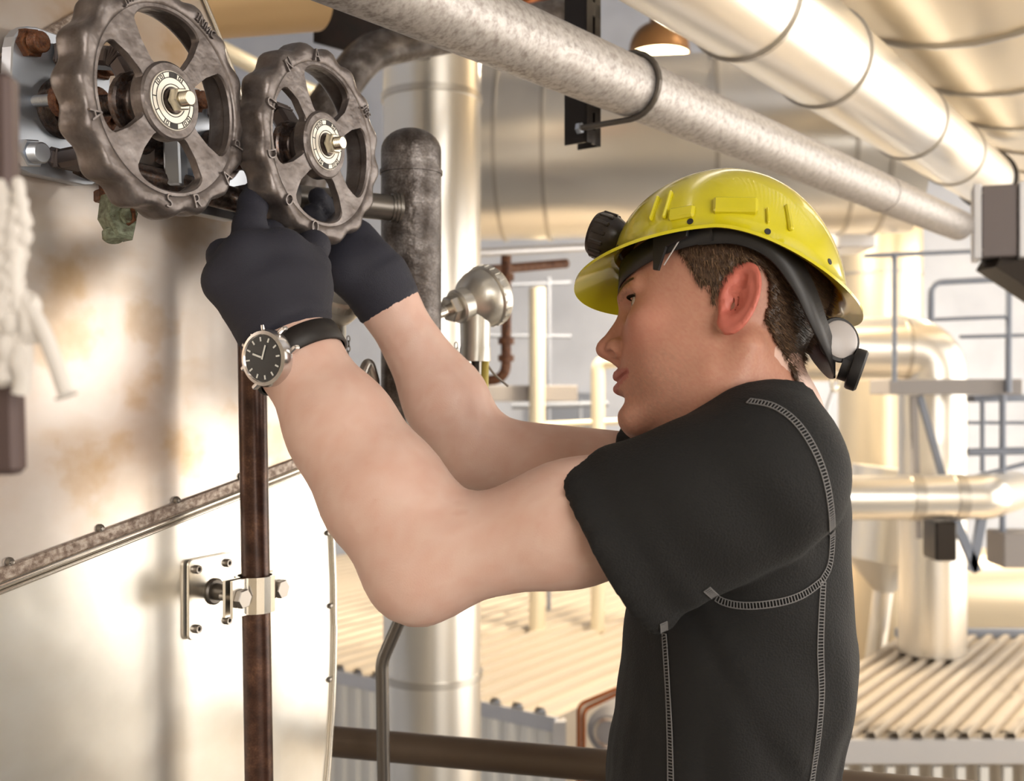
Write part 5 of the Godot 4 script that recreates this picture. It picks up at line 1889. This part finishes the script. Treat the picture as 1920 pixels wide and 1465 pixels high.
func make_hat() -> void:
	var t := thing("hard_hat", "scuffed glossy yellow hard hat worn by the man in black", "helmet", HX * Vector3(0, 60, 0))
	var st := mb()
	var n := 120
	var rings := []
	for i in 15: rings.append(["o", PI / 2 * (1.0 - i / 14.0), 0.0])
	rings.append(["b", 1.0, 0.0]); rings.append(["b", 1.0, -3.4]); rings.append(["b", 0.1, -3.6])
	for i in 15: rings.append(["o", PI / 2 * i / 14.0, -3.5])
	var at := func(r: Array, th: float) -> Vector3:
		if r[0] == "o": return hat_point(th, r[1], r[2])
		var c := maxf(cos(th), 0.0)
		var w := 5.0 + 34.0 * pow(c, 1.6) + 9.0 * pow(maxf(-cos(th), 0.0), 2.0)
		var drop := 1.5 + 26.0 * pow(c, 1.6) + 8.0 * pow(maxf(-cos(th), 0.0), 2.0)
		var p := hat_point(th, 0.0)
		return p + Vector3(cos(th) * w * r[1], -drop * r[1] + r[2], sin(th) * w * r[1])
	for j in rings.size() - 1:
		st.set_smooth_group(1 if j < 15 else (2 if j == 15 else 3))
		for i in n:
			var a := TAU * i / n; var b := TAU * ((i + 1) % n) / n
			var p: Vector3 = HX * at.call(rings[j], a); var q: Vector3 = HX * at.call(rings[j], b)
			var r: Vector3 = HX * at.call(rings[j + 1], b); var s: Vector3 = HX * at.call(rings[j + 1], a)
			quad(st, p, s, r, q)
	obj("shell", st, M.hat_yellow, t)
	# raised lamp pocket, ribs and rim holes; the near side is at -z
	for e in [[-1.72, 0.22, 40, 17, 4.0], [-1.28, 0.16, 26, 13, 3.0], [1.62, 0.22, 44, 18, 4.0]]:
		st = mb()
		box(st, hat_frame(e[0], e[1], 0.5), Vector3(e[2], e[3], e[4] * 2), 2.2)
		obj("slot_boss", st, M.hat_yellow, t)
	for e in [[-2.18, 0.28, 5, 30], [-1.12, 0.30, 4, 34], [-0.98, 0.30, 3, 30], [-1.98, 0.2, 2.2, 17], [2.1, 0.28, 5, 30]]:
		st = mb()
		box(st, hat_frame(e[0], e[1], 0.6), Vector3(e[2], e[3], 5.0), 1.4)
		obj("rib", st, M.hat_yellow, t)
	for e in [[-1.36, 0.055], [-1.98, 0.05], [-0.42, 0.05], [-2.62, 0.12]]:
		st = mb()
		var f := hat_frame(e[0], e[1], 0.35)
		lathe(st, [Vector2(0, 0.1), Vector2(2.9, 0.1), Vector2(3.1, -0.6)], f, 16)
		obj("rivet_hole", st, M.hat_black, t)
	# harness: head band, rear strap, temple clip, ratchet knob
	st = mb()
	var band := func(pts: Array, w: float, th: float, s: SurfaceTool):
		var line := spline(pts, 8)
		s.set_smooth_group(1)
		for i in line.size() - 1:
			var d: Vector3 = (line[mini(i + 1, line.size() - 1)] - line[maxi(i - 1, 0)]).normalized()
			var d2: Vector3 = (line[mini(i + 2, line.size() - 1)] - line[i]).normalized()
			var o1 := Vector3(line[i].x * 0.9, 0, line[i].z * 1.1).normalized()
			var o2 := Vector3(line[i + 1].x * 0.9, 0, line[i + 1].z * 1.1).normalized()
			var u1 := d.cross(o1).normalized() * w / 2; var u2 := d2.cross(o2).normalized() * w / 2
			o1 *= th; o2 *= th
			var a: Vector3 = line[i]; var b: Vector3 = line[i + 1]
			for e in [[u1 + o1, u2 + o2, -u2 + o2, -u1 + o1], [-u1, -u2, u2, u1], [u1, u2, u2 + o2, u1 + o1], [-u1 + o1, -u2 + o2, -u2, -u1]]:
				quad(s, HX * (a + e[0]), HX * (b + e[1]), HX * (b + e[2]), HX * (a + e[3]))
	for s in [-1.0, 1.0]:
		band.call([Vector3(113, 64, 0), Vector3(104, 63, 30 * s), Vector3(84, 66, 56 * s), Vector3(50, 72, 80 * s), Vector3(10, 78, 88 * s)], 24.0, 2.0, st)
	obj("head_band", st, M.hat_black, t)
	st = mb()
	for s in [-1.0, 1.0]:
		band.call([Vector3(22, 76, 86 * s), Vector3(-14, 74, 88 * s), Vector3(-46, 60, 80 * s), Vector3(-68, 32, 66 * s), Vector3(-82, 2, 48 * s), Vector3(-92, -18, 26 * s), Vector3(-96, -26, 0)], 25.0, 2.0, st)
	obj("nape_strap", st, M.hat_black, t)
	st = mb()
	prism(st, PackedVector2Array([Vector2(-20, 14), Vector2(22, 18), Vector2(20, 2), Vector2(-4, -2), Vector2(-12, -24), Vector2(-18, -22)]), HX * frame(Vector3(48, 66, -86), Vector3(0.5, 0.0, -0.87)), 3.0, 0.5)
	obj("temple_clip", st, M.hat_black, t)
	st = mb()
	tube(st, [HX * Vector3(36, 74, -91), HX * Vector3(54, 46, -84)], 0.0007, 6)
	obj("clip_wire", st, M.knob_grey, t)
	st = mb()
	var kf := HX * frame(Vector3(-101, -6, -14), Vector3(-0.55, -0.05, -0.84))
	lathe(st, [Vector2(0, 5), Vector2(15, 5), Vector2(18, 3), Vector2(18.5, 0), Vector2(0, 0)], kf, 32)
	var kn := obj("knob_cover", st, M.knob_grey, t)
	st = mb()
	lathe(st, [Vector2(0, -2), Vector2(21, -2), Vector2(22, 0), Vector2(21, 1.5), Vector2(0, 1.5)], kf, 32)
	obj("knob_seat", st, M.hat_black, kn)
	st = mb()
	var rf := HX * frame(Vector3(-103, -26, 0), Vector3(-0.93, -0.3, 0.1))
	lathe(st, [Vector2(0, 0), Vector2(14, 0), Vector2(14, 8), Vector2(19, 9), Vector2(20, 11), Vector2(20, 18), Vector2(18, 20), Vector2(0, 20)], rf, 36)
	obj("ratchet_knob", st, M.hat_black, t)
	# head lamp clipped on the front
	var l := thing("head_lamp", "worn black head lamp clipped on the front of the yellow hard hat", "lamp", HX * Vector3(122, 98, 0))
	st = mb()
	var lf := HX * frame(Vector3(112, 108, 0), Vector3(0.93, 0.36, 0), Vector3(0, 0, 1))
	lathe(st, [Vector2(0, 0), Vector2(17, 0), Vector2(20, 5), Vector2(23, 12), Vector2(24.5, 20), Vector2(24.5, 30), Vector2(22, 34), Vector2(21, 33), Vector2(0, 31)], lf, 28)
	obj("lamp_housing", st, M.lamp_black, l)
	st = mb()
	lathe(st, [Vector2(0, 35), Vector2(12, 34.5), Vector2(20.5, 33), Vector2(20.5, 31.5)], lf, 28)
	obj("lamp_lens", st, M.lamp_glass, l)
	for i in 14:
		var a := TAU * i / 14
		st = mb()
		box(st, lf * Transform3D(Basis(Vector3.BACK, a), Vector3(cos(a) * 24, sin(a) * 24, 22)), Vector3(3, 5, 16), 1.0)
		obj("grip_rib", st, M.lamp_black, l)
	st = mb()
	box(st, HX * frame(Vector3(109, 104, 0), Vector3(0.95, 0.3, 0), Vector3(0, 0, 1)), Vector3(30, 40, 4), 1.0)
	box(st, HX * frame(Vector3(113, 116, -6), Vector3(0.95, 0.3, 0), Vector3(0, 0, 1)), Vector3(10, 14, 10), 1.0)
	obj("clip", st, M.lamp_black, l)

func make_watch() -> void:
	var ax := (W1 - E1).normalized()
	var c := P(556, 672, 1.058)
	c = E1 + ax * (c - E1).dot(ax)
	var n := Vector3(-0.42, -0.10, 0.90)
	n = (n - ax * n.dot(ax)).normalized()
	var side := ax.cross(n).normalized()
	var t := thing("wrist_watch", "steel wrist watch with black dial and black strap below the dark glove", "watch", c)
	var st := mb()
	var r := 0.0475
	st.set_smooth_group(1)
	var k := 40
	var p := func(i: int, w: float, o: float) -> Vector3:
		var a := deg_to_rad(32.0) + (TAU - deg_to_rad(64.0)) * i / k
		return c + (n * cos(a) + side * sin(a)) * (r + o) + ax * w
	for i in k:
		quad(st, p.call(i, -0.011, 0.002), p.call(i + 1, -0.011, 0.002), p.call(i + 1, 0.011, 0.002), p.call(i, 0.011, 0.002))
		quad(st, p.call(i, 0.011, 0.002), p.call(i + 1, 0.011, 0.002), p.call(i + 1, 0.012, -0.001), p.call(i, 0.012, -0.001))
		quad(st, p.call(i, -0.012, -0.001), p.call(i + 1, -0.012, -0.001), p.call(i + 1, -0.011, 0.002), p.call(i, -0.011, 0.002))
	obj("strap", st, M.leather, t)
	var f := Transform3D(Basis(ax.cross(n).normalized(), ax, n), c + n * (r - 0.009))
	f.basis = Basis(side, n.cross(side).normalized(), n).scaled(Vector3.ONE * 1.18)
	st = mb()
	lathe(st, [Vector2(0, 0), Vector2(0.021, 0), Vector2(0.0235, 0.003), Vector2(0.0235, 0.008), Vector2(0.0222, 0.0115), Vector2(0.0195, 0.0125), Vector2(0.0185, 0.0112), Vector2(0, 0.0112)], f, 48)
	obj("case", st, M.watch_steel, t)
	st = mb()
	lathe(st, [Vector2(0.0185, 0.0113), Vector2(0, 0.0116)], f, 48)
	var dial := obj("dial", st, M.watch_face, t)
	st = mb()
	for i in 12:
		var a := TAU * i / 12
		box(st, f * Transform3D(Basis(Vector3.BACK, a), Vector3(cos(a) * 0.0155, sin(a) * 0.0155, 0.0117)), Vector3(0.0035, 0.0013, 0.0004))
	obj("hour_marks", st, M.watch_mark, dial)
	st = mb()
	box(st, f * Transform3D(Basis(Vector3.BACK, 0.6), Vector3(0.004, 0.003, 0.0122)), Vector3(0.012, 0.0013, 0.0004))
	box(st, f * Transform3D(Basis(Vector3.BACK, 2.2), Vector3(-0.003, 0.005, 0.0124)), Vector3(0.009, 0.0015, 0.0004))
	obj("hands", st, M.watch_mark, dial)
	for s in [-1, 1]:
		for q in [-1, 1]:
			st = mb()
			box(st, f.translated_local(Vector3(s * 0.024, q * 0.0095, 0.003)), Vector3(0.009, 0.004, 0.006), 0.001)
			obj("lug", st, M.watch_steel, t)
	for q in [-0.5, 0.0, 0.5]:
		st = mb()
		var d := Vector3(sin(q), cos(q), 0)
		cyl(st, f * (d * 0.0225 + Vector3(0, 0, 0.006)), f * (d * 0.0275 + Vector3(0, 0, 0.006)), 0.0024, 12, 0.0005)
		obj("crown", st, M.watch_steel, t)

func _ready() -> void:
	make_materials()
	glow("unseen_pane", Color(1.0, 0.985, 0.96), 1.3)
	glow("lamp_glow", Color(1.0, 0.88, 0.66), 14.0)
	mat("lamp_bronze", C(130, 96, 62), 0.35, 0.6)
	make_camera_and_light()
	make_hall()
	make_lamps()
	make_vessel()
	make_overhead()
	make_background()
	make_valves()
	make_front_pipes()
	make_sensors()
	make_rope()
	make_worker()
	make_hat()
	make_watch()
